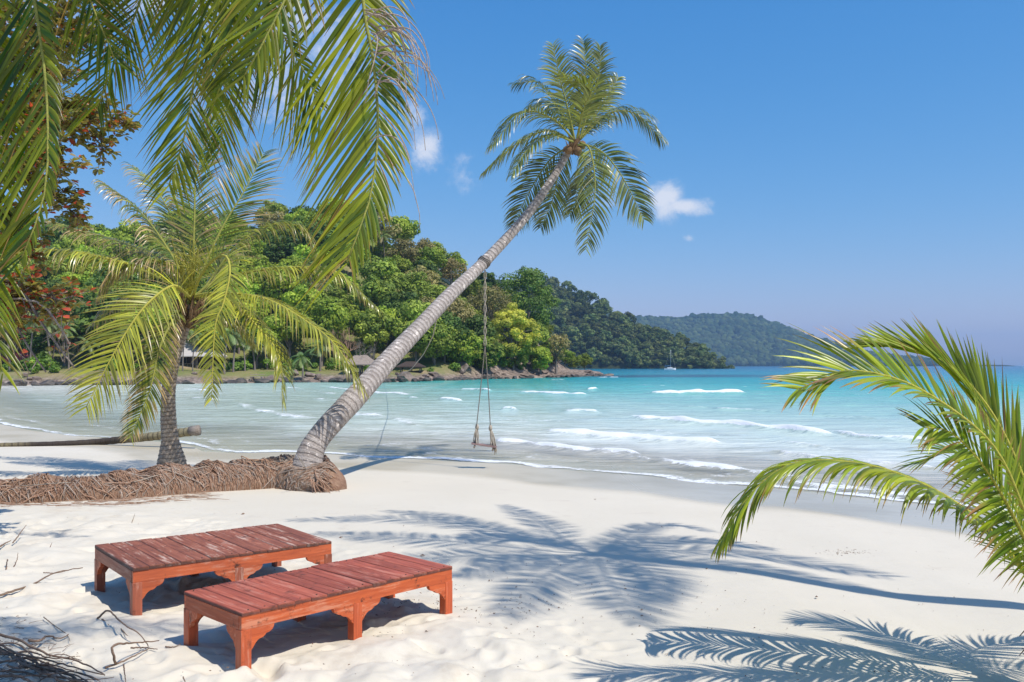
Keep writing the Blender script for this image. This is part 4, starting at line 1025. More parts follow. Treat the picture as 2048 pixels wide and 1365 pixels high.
# hero trees, each at its own spot
def hero(key,px,pbot,ptop,Y,label,mat=None,**k):
    z=CAMZ-(pbot-HY)/F*Y; H=(pbot-ptop)/F*Y; x=(px-CX)/F*Y
    g_=hlf(x,Y); z=min(z,g_+.3) if abs(z-g_)<6 else z
    return x,z,H+max(0,(CAMZ-(pbot-HY)/F*Y)-z)
HER=[]
def hero_tree(mat,px,pbot,ptop,Y,R,label,seed,ncl=40,nl=190,ls=.24,**k):
    x,z,H=hero(None,px,pbot,ptop,Y,label)
    mb,cl=crown_mesh(seed,H,R,ncl,nl,ls,**k); e=empty('broadleaf_tree',(x,Y,z),label,'tree')
    tree_trunk(seed,H,cl,.28,10).build('trunk',M['trunk_far'],e,smooth=True); mb.build('crown',M[mat],e)
    HER.append((x,Y,R)); return e
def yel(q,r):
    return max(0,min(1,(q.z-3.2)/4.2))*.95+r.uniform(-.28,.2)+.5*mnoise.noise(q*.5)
hero_tree('tree_dark',1052,735,528,180,7.6,'huge dark green domed tree rising behind the yellow tree on the headland',101,ncl=60,nl=200,ls=.26,base=.25,spread=.27)
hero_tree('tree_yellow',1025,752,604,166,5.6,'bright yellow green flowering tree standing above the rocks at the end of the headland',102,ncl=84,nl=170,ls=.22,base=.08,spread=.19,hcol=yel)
hero_tree('tree_mid',868,752,640,146,4.6,'round green tree on bare trunks over the rocks just right of the leaning palm trunk',103,base=.3)
hero_tree('tree_bright',925,754,655,150,3.8,'fresh green tree with low branches over the shore rocks, right of the round green one',104,base=.2)
hero_tree('tree_olive',905,735,590,160,5.2,'olive brown tree with thin foliage above the green shore trees, left of the swing rope',105,base=.4,nl=130)
hero_tree('tree_olive',985,735,565,172,5.6,'reddish olive tree behind the swing rope, touching the dark dome tree',106,base=.35,nl=130)
hero_tree('tree_olive',1112,748,660,176,3.6,'orange tinged thin tree leaning out at the tip of the headland',107,base=.3,nl=70,ncl=26)
hero_tree('tree_bright',1080,750,690,170,2.8,'small bright green tree at the foot of the headland beside the last rocks',108,base=.15,ncl=24)
hero_tree('tree_mid',970,754,670,156,3.6,'dense green tree hanging over the shore rocks under the yellow tree',109,base=.15)
hero_tree('tree_bright',775,640,468,196,7.2,'large bright green spreading tree high on the headland slope',110,ncl=50,base=.3,spread=.26,flat=.8)
hero_tree('tree_bright',825,650,500,192,5.6,'light green tree with rounded tufts just right of the large bright one on the slope',111,ncl=40,base=.3)
hero_tree('tree_bright',700,600,470,204,6,'pale green spreading tree near the top of the ridge left of the summit',112,ncl=40,base=.35,flat=.8)
hero_tree('tree_dark',760,690,560,172,5.2,'dark leafy tree in the middle of the slope below the large bright one',113,base=.2)
# forest on the slope: trees one can count
rs=random.Random(77); pts=[]; cnt={}
LB={'bright':'light green broadleaf tree in the wood on the near headland','mid':'mid green broadleaf tree in the wood on the near headland','dark':'dark green broadleaf tree in the wood on the near headland','olive':'thin brownish olive tree in the wood on the near headland','umbrella':'flat topped light green tree in the wood on the near headland'}
tries=0
while len(pts)<284 and tries<30000:
    tries+=1
    x=rs.uniform(-125,17); y=rs.uniform(118,214)
    sh=float(np.interp(x,HSX,HSY)); ry=float(np.interp(x,RX,RY)); lawn=float(sstep(-8,-22,np.array(x)))*14+5
    if y<sh+lawn+2 or y>ry+6: continue
    if x/y*F+CX<-120: continue
    dmin=4.35+.02*(y-120)
    if any((x-a)**2+(y-b)**2<dmin**2 for a,b in pts): continue
    if any((x-a)**2+(y-b)**2<(R*.42)**2 for a,b,R in HER): continue
    pts.append((x,y))
    u=rs.random(); nzv=mnoise.noise(Vector((x*.035,y*.035,3)))
    if x>-16: key='dark' if u<.3 else 'mid' if u<.7 else 'olive'
    else:
        u+=nzv*.5
        key='bright' if u>.66 else 'umbrella' if u>.58 else 'olive' if u<.16 else 'dark' if u<.36 else 'mid'
    s=rs.uniform(.78,1.2)*(1. if x<-14 else .85)
    if x>8: s*=.6
    place_tree(key,x,y,hlf(x,y)-.4,s,LB[key],key+' green trees on the near headland' if key!='umbrella' else 'flat topped trees on the near headland')
print('near trees',len(pts))

# bare trees
def bare(px,pbot,ptop,Y,label,seed,mat='wood_grey',depth=5,sp=.55,tr=.18,leafy=None):
    x=(px-CX)/F*Y; z=CAMZ-(pbot-HY)/F*Y; H=(pbot-ptop)/F*Y; r=random.Random(seed); mb=MB(); tips=[]
    def br(p,d,L,rad,k):
        P=[p]; dd=Vector(d)
        for j in range(4):
            dd=(dd+Vector((r.uniform(-.25,.25),r.uniform(-.25,.25),r.uniform(-.08,.18)))).normalized(); P.append(P[-1]+dd*L/4)
        mb.tube(P,[rad,rad*.9,rad*.8,rad*.72,rad*.6],5 if k<3 else 3,cap=False); 
        if k>=depth: tips.append(P[-1]); return
        for _ in range(3 if k<2 else r.choice((2,3,3))):
            nd=(dd+Vector((r.uniform(-1,1),r.uniform(-1,1),r.uniform(-.5,.8)))*sp*1.4).normalized()
            br(P[r.choice((2,3,4,4))],nd,L*r.uniform(.6,.85),rad*.58,k+1)
    br(Vector((0,0,-.5)),(r.uniform(-.2,.2),0,1),H*.30,tr,0)
    e=empty('bare_tree',(x,Y,z),label,'tree'); mb.build('branches',M[mat],e); 
    return e
bare(800,700,590,168,'leafless grey brown tree with a fan of fine twigs left of the leaning trunk',1,depth=6)
bare(765,705,610,160,'second leafless twiggy tree lower on the slope, beside the fan of grey twigs',2,depth=6)
bare(722,752,668,130,'leafless tree with tangled twigs standing behind the thatched shelter',3,depth=6,tr=.14)
bare(905,712,585,163,'dry leafless tree poking out between the olive trees, right of the leaning trunk',4,depth=6)
bare(958,700,570,170,'pale leafless branches rising behind the swing rope',5,depth=6)
bare(690,735,640,138,'reddish leafless tree leaning over the lawn left of the thatched shelter',6,mat='root',depth=6)

# small coconut palms on the far shore -------------------------------------
def small_palm(seed,H,lean=.15,nf=15,L=2.6):
    r=random.Random(seed); mb=MB(); top=Vector((lean*H,r.uniform(-.1,.1)*H,H))
    mb.tube(cr([(0,0,-.6),(lean*H*.25,0,H*.45),top],9)[0],[.24,.17,.15,.14,.13,.13,.12,.12,.12],7)
    tm=mb.build('trunk',M['trunk_far'],link=False,smooth=True).data; mb=MB()
    for k in range(nf):
        a=k*2.399+r.uniform(-.2,.2); el=1.15-1.75*(k/nf)+r.uniform(-.15,.15); l=L*r.uniform(.85,1.1)
        d=Vector((math.cos(a)*math.cos(el),math.sin(a)*math.cos(el),math.sin(el))); P=[top.copy()]
        for j in range(6):
            d=(d+Vector((0,0,-.24))).normalized(); P.append(P[-1]+d*l/6)
        y=r.uniform(.1,.75) if k<nf-3 else .95; br=r.random(); dead=.9 if k>=nf-2 and r.random()<.6 else 0
        for j in range(1,19):
            t_=j/18*6; i=min(5,int(t_)); p=P[i].lerp(P[i+1],t_-i); T=(P[i+1]-P[i]).normalized(); S=T.cross(Vector((0,0,1))).normalized()
            ll=.75*l/2.6*(1 if j<12 else 1-.08*(j-11))
            for sg in (-1,1):
                q=p+(S*sg*.75+T*.45+Vector((0,0,-.35)))*ll; q2=p+(S*sg*.5+T*.2)*ll*.5+Vector((0,0,.02))
                i0=len(mb.v); w=T*.075; c=(y,dead,br)
                for v_ in (p-w*.5,p+w*.5,q2+w,q2-w,q): mb.vert(v_,c)
                mb.face((i0,i0+1,i0+2,i0+3)); mb.face((i0+3,i0+2,i0+4))
    cm=mb.build('fronds',M['leaf_small'],link=False).data
    return tm,cm,H
SPal=[small_palm(1,3.4,.05,13,2.0),small_palm(2,5.6,.10,15,2.4),small_palm(3,7.5,-.08,16,2.6),small_palm(4,4.4,-.12,14,2.2),small_palm(5,9,.06,16,2.7)]
SPP=[(448,752,121,1,1,'slim shore palm just right of the grey roofed house'),(466,752,123,1,.9,'shore palm with hanging yellow fronds, second right of the grey roofed house'),(490,750,126,2,.7,'taller shore palm on the lawn behind the picnic table'),
 (510,748,132,3,1,'small palm at the back of the lawn behind the picnic table'),(605,762,122,0,1.,'stocky low palm at the middle of the lawn edge'),(580,760,120,0,.6,'tiny bushy palm on the lawn beside the stocky low one'),
 (365,745,124,4,.62,'thin trunked palm in front of the grey roofed house'),(385,745,125,4,.6,'second thin trunked palm in front of the grey roofed house, to its right'),
 (655,700,160,2,.9,'palm with drooping fronds on the slope left of the bare trees'),(625,690,165,2,1.,'palm on the slope standing left of the drooping one'),(590,700,158,4,.8,'tall palm on the lower slope above the lawn'),
 (560,705,155,3,1,'palm half hidden among the trees above the lawn'),(725,600,185,4,1.05,'tall thin palm standing alone high on the slope under the ridge'),(535,740,135,3,1.,'palm at the foot of the slope behind the lawn'),
 (640,748,136,0,1.2,'bushy palm at the foot of the slope left of the thatched shelter'),(20,758,118,2,.95,'palm trunk at the far left edge of the shore'),(60,758,116,4,.8,'palm beside the red roofed cottage'),
 (100,760,117,2,.9,'palm at the left shore between the red roofs'),(138,758,119,2,.8,'palm near the low sea wall'),(185,758,120,3,.9,'palm right of the low sea wall'),(262,756,122,2,.8,'palm on the shore left of the upright palm trunk'),
 (225,756,128,4,.7,'palm standing back from the shore left of the upright palm'),(680,650,175,1,1.1,'small palm in the slope wood above the bare trees'),(300,752,126,3,1.,'palm left of the grey roofed house'),
 (415,745,134,2,.8,'palm rising behind the grey roofed house'),(770,590,190,2,.9,'palm crown on the slope below the large bright tree')]
for px,py,Y,k,s,lab in SPP:
    tm,cm,H=SPal[k]; x=(px-CX)/F*Y; z=hlf(x,Y)-.1
    e=empty('shore_palm',(x,Y,z),lab,'palm tree','small palms on the far shore'); e.rotation_euler=(0,0,rng.uniform(-.6,.6)); e.scale=(s,s,s)
    for nm,dt in (('trunk',tm),('fronds',cm)):
        o=D.objects.new(nm,dt); C.objects.link(o); o.parent=e
# shrubs
SB=[]
for i in range(4):
    mb,cl=crown_mesh(300+i,1.6,1.1,9,60,.16,base=.0,spread=.5); SB.append(mb.build('shrub',M['shrub'],link=False).data)
rs=random.Random(5)
for k in range(64):
    px=rs.choice([rs.uniform(0,330),rs.uniform(330,760),rs.uniform(0,760)]); Y=float(np.interp((px-CX)/F*115,HSX,HSY))+rs.uniform(7,22); x=(px-CX)/F*Y
    if k>50: x=rs.uniform(-15,8); Y=float(np.interp(x,HSX,HSY))+rs.uniform(5.5,8)
    if abs(px-395)<50 and k<=50 and Y<130: continue
    o=D.objects.new('shrub',SB[k%4]); C.objects.link(o); o.location=(x,Y,hlf(x,Y)-.1); s=rs.uniform(.5,1.5); o.scale=(s,s,s*rs.uniform(.7,1.2)); o.rotation_euler=(0,0,rs.uniform(0,6))
    tag(o,'low leafy green shrub by the lawn and rocks of the far shore','shrub','shrubs on the far shore')
# rocks
RK=[]
for i in range(6):
    import bmesh
    b=bmesh.new(); bmesh.ops.create_icosphere(b,subdivisions=3,radius=1); rr=random.Random(i)
    cuts=[(Vector((rr.gauss(0,1),rr.gauss(0,1),rr.gauss(0,1))).normalized(),rr.uniform(.45,.85)) for _ in range(9)]
    for v in b.verts:
        for n_,d_ in cuts:
            e_=v.co.dot(n_)-d_
            if e_>0: v.co-=n_*e_
        v.co*=1+.07*mnoise.noise(v.co*3+Vector((i*9,0,0)))
    me=D.meshes.new('rock'); b.to_mesh(me); b.free(); me.materials.append(M['rock']); 
    me2=me.copy(); me2.materials[0]=M['rock_dark']; RK.append((me,me2))
rs=random.Random(15)
def rock(px,py,s,flat=.6,dark=False,lab=None,grp='boulders along the far shore',Y=None):
    Y=Y or (CAMZ-SEA)*F/(py-HY); x=(px-CX)/F*Y
    o=D.objects.new('shore_rock',rs.choice(RK)[1 if dark else 0]); C.objects.link(o); o.location=(x,Y,SEA+s*flat*.25 if dark else max(hlf(x,Y),SEA)+s*flat*.2)
    o.scale=(s*rs.uniform(.9,1.6),s*rs.uniform(.8,1.2),s*flat); o.rotation_euler=(rs.uniform(-.25,.25),rs.uniform(-.25,.25),rs.uniform(0,6.28))
    tag(o,lab or ('dark wet rock at the waterline of the far shore' if dark else 'brown boulder on the bank of the far shore'),'rock',grp if not dark else 'dark wet rocks at the far waterline'); return o
for k in range(120):
    x=rs.uniform(-66,20); Y=float(np.interp(x,HSX,HSY))+rs.uniform(-1.8,.6); px=CX+x/Y*F
    rock(px,0,rs.uniform(.4,.95),.6,True,Y=Y)
for k in range(150):
    x=rs.choice([rs.uniform(-66,20),rs.uniform(-22,18)]); Y=float(np.interp(x,HSX,HSY))+rs.uniform(.5,6); px=CX+x/Y*F
    rock(px,0,rs.choice((.25,.35,.45,.6,.9))*rs.uniform(.7,1.2),.65,False,Y=Y)
rock(925,0,1.3,1.1,False,'big pale grey boulder standing up from the shore rocks',None,Y=149); rock(812,0,1.2,.9,False,'large brown boulder where the slack rope meets the shore',None,Y=131)
rock(690,0,.9,.9,False,'grey boulder on the lawn edge left of the thatched shelter',None,Y=125); rock(1105,0,1.6,.5,False,'pale flat topped rock slab near the headland tip',None,Y=182)
for i,(px,Y,s) in enumerate(((1120,180,1.7),(1142,184,1.9),(1160,188,1.8),(1180,192,1.7),(1200,197,1.6),(1217,202,1.3))):
    o=rock(px,0,s,.32,False,'low sloping rock shelf running out to sea, %s'%('nearest the trees','second from the trees','third from the trees','third from the sea end','second from the sea end','at its sea end')[i],None,Y=Y); o.location.z=SEA+.12+.05*(5-i); o.rotation_euler=(0,-.06,.3)
rock(1140,0,1.1,.5,True,Y=181)

# house, shelter, cottages ----------------------------------------------------
def house(name,label,cat,px,Y,w,dp,zg,ze,zr,roof,wall,posts=4,hip=True,nwin=2,open_=False):
    x=(px-CX)/F*Y; e=empty(name,(x,Y,zg),label,cat); h=ze-zg; H=zr-zg; ov=.7
    mb=MB(); a,b=w/2+ov,dp/2+ov; hx=a-(b*.8 if hip else 0); th=.14
    V=[(-a,-b,h),(a,-b,h),(a,b,h),(-a,b,h),(-hx,0,H),(hx,0,H)]; V2=[(p[0],p[1],p[2]-th) for p in V]
    for p in V+V2: mb.vert(p)
    for q in ((0,1,5,4),(1,2,5),(2,3,4,5),(3,0,4)): mb.face(q); mb.face(tuple(k+6 for k in q)[::-1])
    for p,q in ((0,1),(1,2),(2,3),(3,0)): mb.face((p,p+6,q+6,q))
    mb.build('roof',roof,e)
    mb=MB(); mb.box(-w/2-.2,w/2+.2,-dp/2-.3,dp/2,-.4,.35); mb.build('floor_deck',M['rock'] if not open_ else M['wall_dark'],e)
    for k in range(posts):
        for yy in ((-dp/2-.1,) if not open_ else (-dp/2,dp/2)):
            mb=MB(); xx=-w/2+w*k/(posts-1); mb.box(xx-.08,xx+.08,yy-.08,yy+.08,.352,h+.25); mb.build('post',M['wood_grey'],e)
    if not open_:
        mb=MB(); y0=-dp/2+1.4; mb.box(-w/2+.1,w/2-.1,y0,dp/2-.1,.352,h+.05); wo=mb.build('wall',wall,e)
        for k in range(nwin):
            xx=-w/2+w*(k+.5)/nwin; mb=MB(); mb.box(xx-.5,xx+.5,y0-.04,y0-.003,1.2,2.2); wd=mb.build('window',M['wood_grey'],e)
            mb=MB(); mb.box(xx-.43,xx+.43,y0-.05,y0-.042,1.27,2.13); mb.build('pane',M['glass'],wd)
        mb=MB(); mb.box(-.4,.4,y0-.03,y0-.004,.36,2.25); mb.build('door',M['wood_grey'],e)
        mb=MB(); mb.box(-w/2,w/2,-dp/2-.14,-dp/2-.08,1.15,1.22)
        for k in range(17): mb.box(-w/2+w*k/16-.02,-w/2+w*k/16+.02,-dp/2-.13,-dp/2-.09,.353,1.149)
        mb.build('railing',M['wood_grey'],e)
    return e
house('bungalow','dark timber bungalow with a wide grey hipped roof and porch behind the upright palm','house',393,134,6.2,5,.95,3.3,5.7,M['roof_grey'],M['wall_dark'],4,True,2)
house('shelter','small open shelter with a thatched roof on posts at the lawn edge','shelter',722,129,3.4,2.4,.35,2.05,3.4,M['thatch'],M['wall_dark'],3,True,0,True)
house('shelter','low dark roofed shelter under the trees left of the round green shore tree','shelter',822,138,3.0,2.2,.55,1.7,2.5,M['wall_dark'],M['wall_dark'],3,True,0,True)
house('cottage','cottage with a faded red roof at the far left shore, the larger of the two','house',50,132,4.6,4,.9,2.7,4.0,M['roof_red'],M['wall_dark'],3,True,1)
house('cottage','small red roofed cottage half hidden left of the upright palm','house',178,134,3.4,3.4,.9,2.5,3.6,M['roof_red'],M['wall_dark'],3,True,1)
e=empty('picnic_table',at(515,748,120),'pale wooden picnic table with benches on the far lawn','table'); e.location.z=hlf(e.location.x,120)
for nm,bx in (('table_top',(-.9,.9,-.35,.35,.70,.76)),('bench',(-.9,.9,-.85,-.55,.40,.45)),('bench',(-.9,.9,.55,.85,.40,.45)),('leg',(-.75,-.67,-.8,.8,-.1,.395)),('leg',(.67,.75,-.8,.8,-.1,.395))):
    mb=MB(); mb.box(*bx); mb.build(nm,M['root_pale'],e)
mb=MB(); x0=at(60,750,111).x; x1=at(172,750,113).x
mb.box(x0,x1,110.5,111.2,-.6,.55); o=mb.build('sea_wall',M['wall_dark']); tag(o,'low dark concrete sea wall in front of the left shore trees','wall')

# trees on the hill across the bay -------------------------------------------
FP=[]
for i in range(7):
    mb,cl=crown_mesh(400+i,14,7,16,62,.85,base=.12,spread=.36)
    for q in tree_trunk(i,14,cl,.3,3).v[:1]: pass
    FP.append(mb.build('distant_tree',M['tree_far'],link=False).data)
rs=random.Random(55); pts=[]; tries=0
while len(pts)<292 and tries<60000:
    tries+=1; x=rs.uniform(2,150); y=rs.uniform(600,715)
    sh=float(np.interp(x,H2X,H2S)); ry=float(np.interp(x,H2X,H2R))
    if rs.random()<.12: y=sh+rs.uniform(1,6)
    if y<sh+.6+(2 if rs.random()<.5 else 0) or y>ry+4 or (CX+x/y*F)<1050: continue
    dm=6.4+.012*(y-600)
    if any((x-a)**2+(y-b)**2<dm**2 for a,b in pts): continue
    pts.append((x,y)); s=rs.uniform(.62,1.05)*(.72 if x>135 else 1)
    o=D.objects.new('distant_tree',rs.choice(FP)); C.objects.link(o); z=float(h2(np.array(x),np.array(y)))
    o.location=(x,y,max(z-(3.6 if y<sh+9 else 2.2),-3.2)); o.scale=(s,s,s*rs.uniform(.75,1.15)); o.rotation_euler=(0,0,rs.uniform(0,6.28))
    tag(o,'tree in the dark green wood on the hill across the bay','tree','trees on the hill across the bay')
print('far trees',len(pts))

# sailboat ------------------------------------------------------------------
bY=446.; bx=(1339.5-CX)/F*bY
sb=empty('sailboat',(bx,bY,SEA),'white sailboat with a bare mast anchored off the wooded point','boat')
mb=MB(); secs=[]
for i in range(11):
    u=i/10; xx=-2.8+5.9*u; wdt=.95*(math.sin(min(1,(u*.9+.25))*math.pi*.5+ (0 if u<.6 else 0))*(1 if u<.6 else math.cos((u-.6)/.4*math.pi/2)**.7))+.02; sh=.85+.25*(u**2)
    ring=[(xx,-wdt,sh),(xx-.02,-wdt*.85,.2),(xx,-wdt*.25,-.3),(xx,wdt*.25,-.3),(xx-.02,wdt*.85,.2),(xx,wdt,sh)]
    for p in ring: mb.vert(p)
for i in range(10):
    for k in range(6):
        a=i*6+k; b=i*6+(k+1)%6; mb.face((a,b,b+6,a+6))
mb.face(tuple(range(6))); mb.face(tuple(60+k for k in range(6))[::-1]); mb.build('hull',M['white'],sb,smooth=False)
mb=MB(); mb.box(-1.4,1.3,-.5,.5,.9,1.35); mb.build('cabin',M['white'],sb)
mb=MB(); mb.box(-2.6,-1.2,-.7,.7,1.7,1.85); mb.box(-2.55,-2.5,-.65,-.6,.9,1.7); mb.box(-1.3,-1.25,.6,.65,.9,1.7);mb.box(-1.3,-1.25,-.65,-.6,.9,1.7); mb.build('canvas_awning',M['canvas'],sb)
mb=MB(); mb.tube([(.5,0,1.3),(.5,0,10.3)],[.07,.05],8); ms=mb.build('mast',M['metal'],sb,smooth=True)
mb=MB(); mb.tube([(.4,0,2.1),(-2.3,0,2.2)],[.14,.12],8); mb.build('boom',M['canvas'],sb,smooth=True)
for p in ((3.0,0,1.1),(-2.7,0,.95)):
    mb=MB(); mb.tube([(.5,0,10.2),p],[.015,.015],4); mb.build('stay',M['metal'],sb)

# ---------------------------------------------------------------- sea almond tree at the left
al=empty('almond_tree',(-8.8,10.2,0),'almond tree at the left edge with small green and red leaves on grey branches','tree')
rr=random.Random(8); br=MB(); lf=MB()
br.tube(cr([(-8.8,10.2,-.3),(-8.6,10.2,1.5),(-8.3,10.2,3.6),(-8.2,10.3,5.5),(-8.0,10.5,7.5)],20)[0],[.22-.008*i for i in range(20)],10)
def aleaf(p,d,s,c):
    d=Vector(d).normalized(); u=d.cross(Vector((0,0,1)))
    if u.length<.1: u=Vector((1,0,0))
    u.normalize(); n_=u.cross(d); a=rr.uniform(-.9,.9); u=(u*math.cos(a)+n_*math.sin(a)); n_=u.cross(d)
    i=len(lf.v); w=s*.30
    for q in (p,p+d*s*.4+u*w*.8+n_*w*.2,p+d*s*.8+u*w*.95+n_*w*.15,p+d*s*1.05-n_*.1*s,p+d*s*.8-u*w*.95+n_*w*.15,p+d*s*.4-u*w*.8+n_*w*.2,p+d*s*.6-n_*w*.1): lf.vert(q,c)
    for q in ((0,1,6),(1,2,6),(2,3,6),(3,4,6),(4,5,6),(5,0,6)): lf.face(tuple(i+k for k in q))
def rosette(p,d,n_,red,s=.078):
    for k in range(n_):
        a=k*2.4; o=Vector((math.cos(a),math.sin(a),rr.uniform(-.5,.6))); isr=rr.random()<red*.5
        aleaf(p+o*.01,o+Vector(d)*.5,s*rr.uniform(.7,1.25),(1. if isr else rr.uniform(0,.25),rr.random()*.35 if rr.random()<.2 else 0,rr.random()))
def branch(P,r0,nside,red,spread=.5,nros=7,leaf=True,curl=0):
    q,TL=cr(P,26); br.tube(q,[r0*(1-.8*i/25)+.003 for i in range(26)],6)
    for k in range(nside):
        i=rr.randrange(6,26); p=q[i]; T=(q[min(25,i+1)]-q[i-1]).normalized()
        d=(T*rr.uniform(.1,.9)+Vector((rr.uniform(-1,1),rr.uniform(-.8,.8),rr.uniform(-.7,.7)))).normalized(); L=spread*rr.uniform(.4,1.1)
        m_=p+d*L*.5; e_=p+d*L+Vector((0,0,curl*L*.5)); br.tube([p,m_+Vector((0,0,-curl*.1)),e_],[.008,.006,.003],4)
        if leaf:
            rosette(e_,d,nros,red); rosette(m_,d,max(2,nros-3),red)
            for _ in range(2):
                e2=m_+Vector((rr.uniform(-1,1),rr.uniform(-1,1),rr.uniform(-1,1)))*.16; br.tube([m_,e2],[.004,.002],3); rosette(e2,d,nros-2,red)
a0=(-8.2,10.2,4.2)
BR=[([a0,at(-120,190,10.2),at(20,190,10),at(120,205,9.9),at(232,238,9.8)],.30,28,.12),
 ([a0,at(-120,240,10),at(60,225,9.8),at(150,250,9.7),at(205,292,9.7)],.28,26,.25),
 ([a0,at(-100,60,10.3),at(40,70,10.2),at(110,90,10),at(175,70,9.9)],.3,26,.1),
 ([a0,at(-100,20,10.3),at(40,20,10.2),at(110,20,10),at(160,0,9.9)],.3,22,.1),
 ([a0,at(-160,330,10),at(-20,330,9.9),at(70,360,9.8),at(138,418,9.8)],.30,30,.2),
 ([a0,at(-160,280,9.8),at(-20,270,9.6),at(60,300,9.5),at(115,330,9.5)],.34,26,.3),
 ([a0,at(-160,130,10.6),at(-20,140,10.6),at(60,130,10.6),at(120,150,10.6)],.4,30,.1),
 ([a0,at(-160,400,10),at(-60,420,10),at(10,440,9.9),at(40,480,9.9)],.4,30,.45),
 ([a0,at(-160,200,10.8),at(-60,230,10.8),at(20,250,10.8),at(70,260,10.8)],.4,34,.2),
 ([(-8.3,10.2,3.4),at(-160,520,9.6),at(-60,560,9.5),at(40,580,9.4),at(120,600,9.4)],.34,26,.55),
 ([(-8.4,10.2,3.0),at(-160,600,9.6),at(-60,600,9.5),at(20,600,9.4),at(60,620,9.4)],.34,24,.45)]
for P,sp,ns,red in BR: branch(P,.035,int(ns*2.9),red*.8,sp,9)
# drooping bare twigs with a few red leaves, lower left
branch([(-8.3,10.2,3.3),at(-120,560,9.5),at(20,560,9.4),at(85,650,9.3),at(148,735,9.2)],.03,15,.9,.28,2,True,1.2)
branch([(-8.4,10.2,2.9),at(-120,640,9.6),at(0,620,9.5),at(60,700,9.4),at(92,745,9.4)],.026,14,.9,.26,1,True,1.2)
branch([(-8.3,10.2,3.2),at(-100,590,9.4),at(60,600,9.3),at(110,640,9.2),at(140,690,9.1)],.024,12,.85,.26,2,True,1.2)
branch([a0,(-7.4,9.6,6.6),(-5.4,8.2,7.6),(-3.0,7.2,8.2),(-.9,6.6,8.4)],.06,34,.2,.7)
branch([a0,(-7.6,9.0,6.2),(-6.2,8.4,7.2),(-4.4,7.6,7.6),(-3.0,6.9,7.6)],.06,30,.2,.7)
branch([a0,(-7.8,10.6,6.8),(-7.0,10.8,8.6),(-5.9,10.6,9.6)],.06,26,.2,.7)
br.build('branches',M['wood_grey'],al,smooth=True); lf.build('leaves',M['leaf_red'],al)
adopt(al)

# ---------------------------------------------------------------- sticks on the sand
rr=random.Random(31)
def stick(pl,r,label,bumpy=.0,lift=None,name='stick'):
    P=[]
    for q in pl:
        g_=ground(q[0],q[1]); h=q[2] if len(q)>2 else .02
        # a raised point keeps its pixel: slide it towards the camera along the sight line
        if h>.05:
            Yn=(CAMZ-g_.z-h)*F/(q[1]-HY); g_=Vector(((q[0]-CX)/F*Yn,Yn,g_.z))
        P.append(Vector((g_.x,g_.y,g_.z+h)))
    q,_=cr(P,24); q=[p+Vector((rr.uniform(-1,1),rr.uniform(-1,1),rr.uniform(-1,1)))*r*.35 for p in q]
    mb=MB(); mb.tube(q,[r*(1-.6*i/23) for i in range(24)],6); o=mb.build(name,M['twig'],smooth=True)
    me=o.data; c=Vector(P[0]); 
    co=np.zeros(len(me.vertices)*3); me.vertices.foreach_get('co',co); co=co.reshape(-1,3)-np.array(c); me.vertices.foreach_set('co',co.ravel()); o.location=c
    return tag(o,label,'stick')
stick([(196,1242,.02),(216,1221,.12),(240,1243,.10),(274,1266,.07),(283,1287,.05),(297,1303,.03)],.008,'bent brown stick arching up from the sand beside the nearer lounger')
stick([(232,1335,.02),(228,1315,.08),(224,1295,.14),(240,1288,.14),(270,1286,.09),(318,1291,.03)],.009,'forked crooked stick standing on its end near the bottom left')
stick([(210,1342),(240,1332),(275,1315),(298,1303)],.007,'thin brown stick lying under the crooked one')
stick([(262,1302),(290,1302),(316,1305)],.006,'short dark stick lying across the bent one')
stick([(0,1198,.03),(60,1178,.03),(110,1158,.05),(166,1135,.08)],.010,'long thin branch lying left of the worn lounger')
stick([(87,1150),(112,1151),(140,1147,.03)],.005,'thin twig crossing the long branch left of the worn lounger')
stick([(26,1090,.02),(38,1070,.08),(52,1051,.16)],.008,'dark stick poking up out of the sand at the far left')
stick([(0,1097),(12,1090),(22,1087,.03)],.010,'short dark stick beside the upright one at the far left')
stick([(98,1100,.0),(104,1086,.07)],.005,'small twig stuck upright left of the worn lounger')
stick([(26,1138,.0),(34,1120,.06),(36,1106,.12)],.006,'small dark twig standing in the sand at left, closer to the camera')
stick([(12,1144,.0),(14,1132,.05),(16,1121,.09)],.007,'stubby dark twig standing left of the slim one')
stick([(87,1240),(110,1258),(134,1276),(140,1290)],.004,'straight thin twig lying in the shade at left')
stick([(204,1244),(212,1250),(219,1258)],.005,'tiny dark twig under the bent stick')
stick([(230,1255),(242,1264),(255,1278)],.006,'short knobbly twig right under the bent stick')
stick([(330,1300),(348,1300),(363,1294)],.005,'small twig between the loungers and the crooked stick')
stick([(366,1354,.0),(372,1368,.0)],.004,'tiny twig at the bottom edge under the nearer lounger')
stick([(247,1345,.05),(252,1368,.0)],.005,'little twig at the bottom edge right of the stick pile')
stick([(264,1048),(270,1034,.04)],.004,'fine twig on the sand behind the worn lounger')
for k in range(18):
    x0=rr.uniform(-30,60); y0=rr.uniform(1252,1360); L=rr.uniform(60,200); a=rr.uniform(.02,.42)
    if y0<1290: L=rr.uniform(30,90); a=rr.uniform(-.1,.2)
    if k<6: x0=-20; y0=1268+k*20; L=230-k*5; a=.34-.055*k
    pl=[(x0+L*s,min(1372,y0+L*a*s+rr.uniform(-5,5)),.02+rr.uniform(0,.05)) for s in (0,.25,.5,.75,1)]
    o=stick(pl,rr.uniform(.005,.011),'brown stick in the tangled pile at the bottom left corner'); o['group']='sticks piled at the bottom left corner'
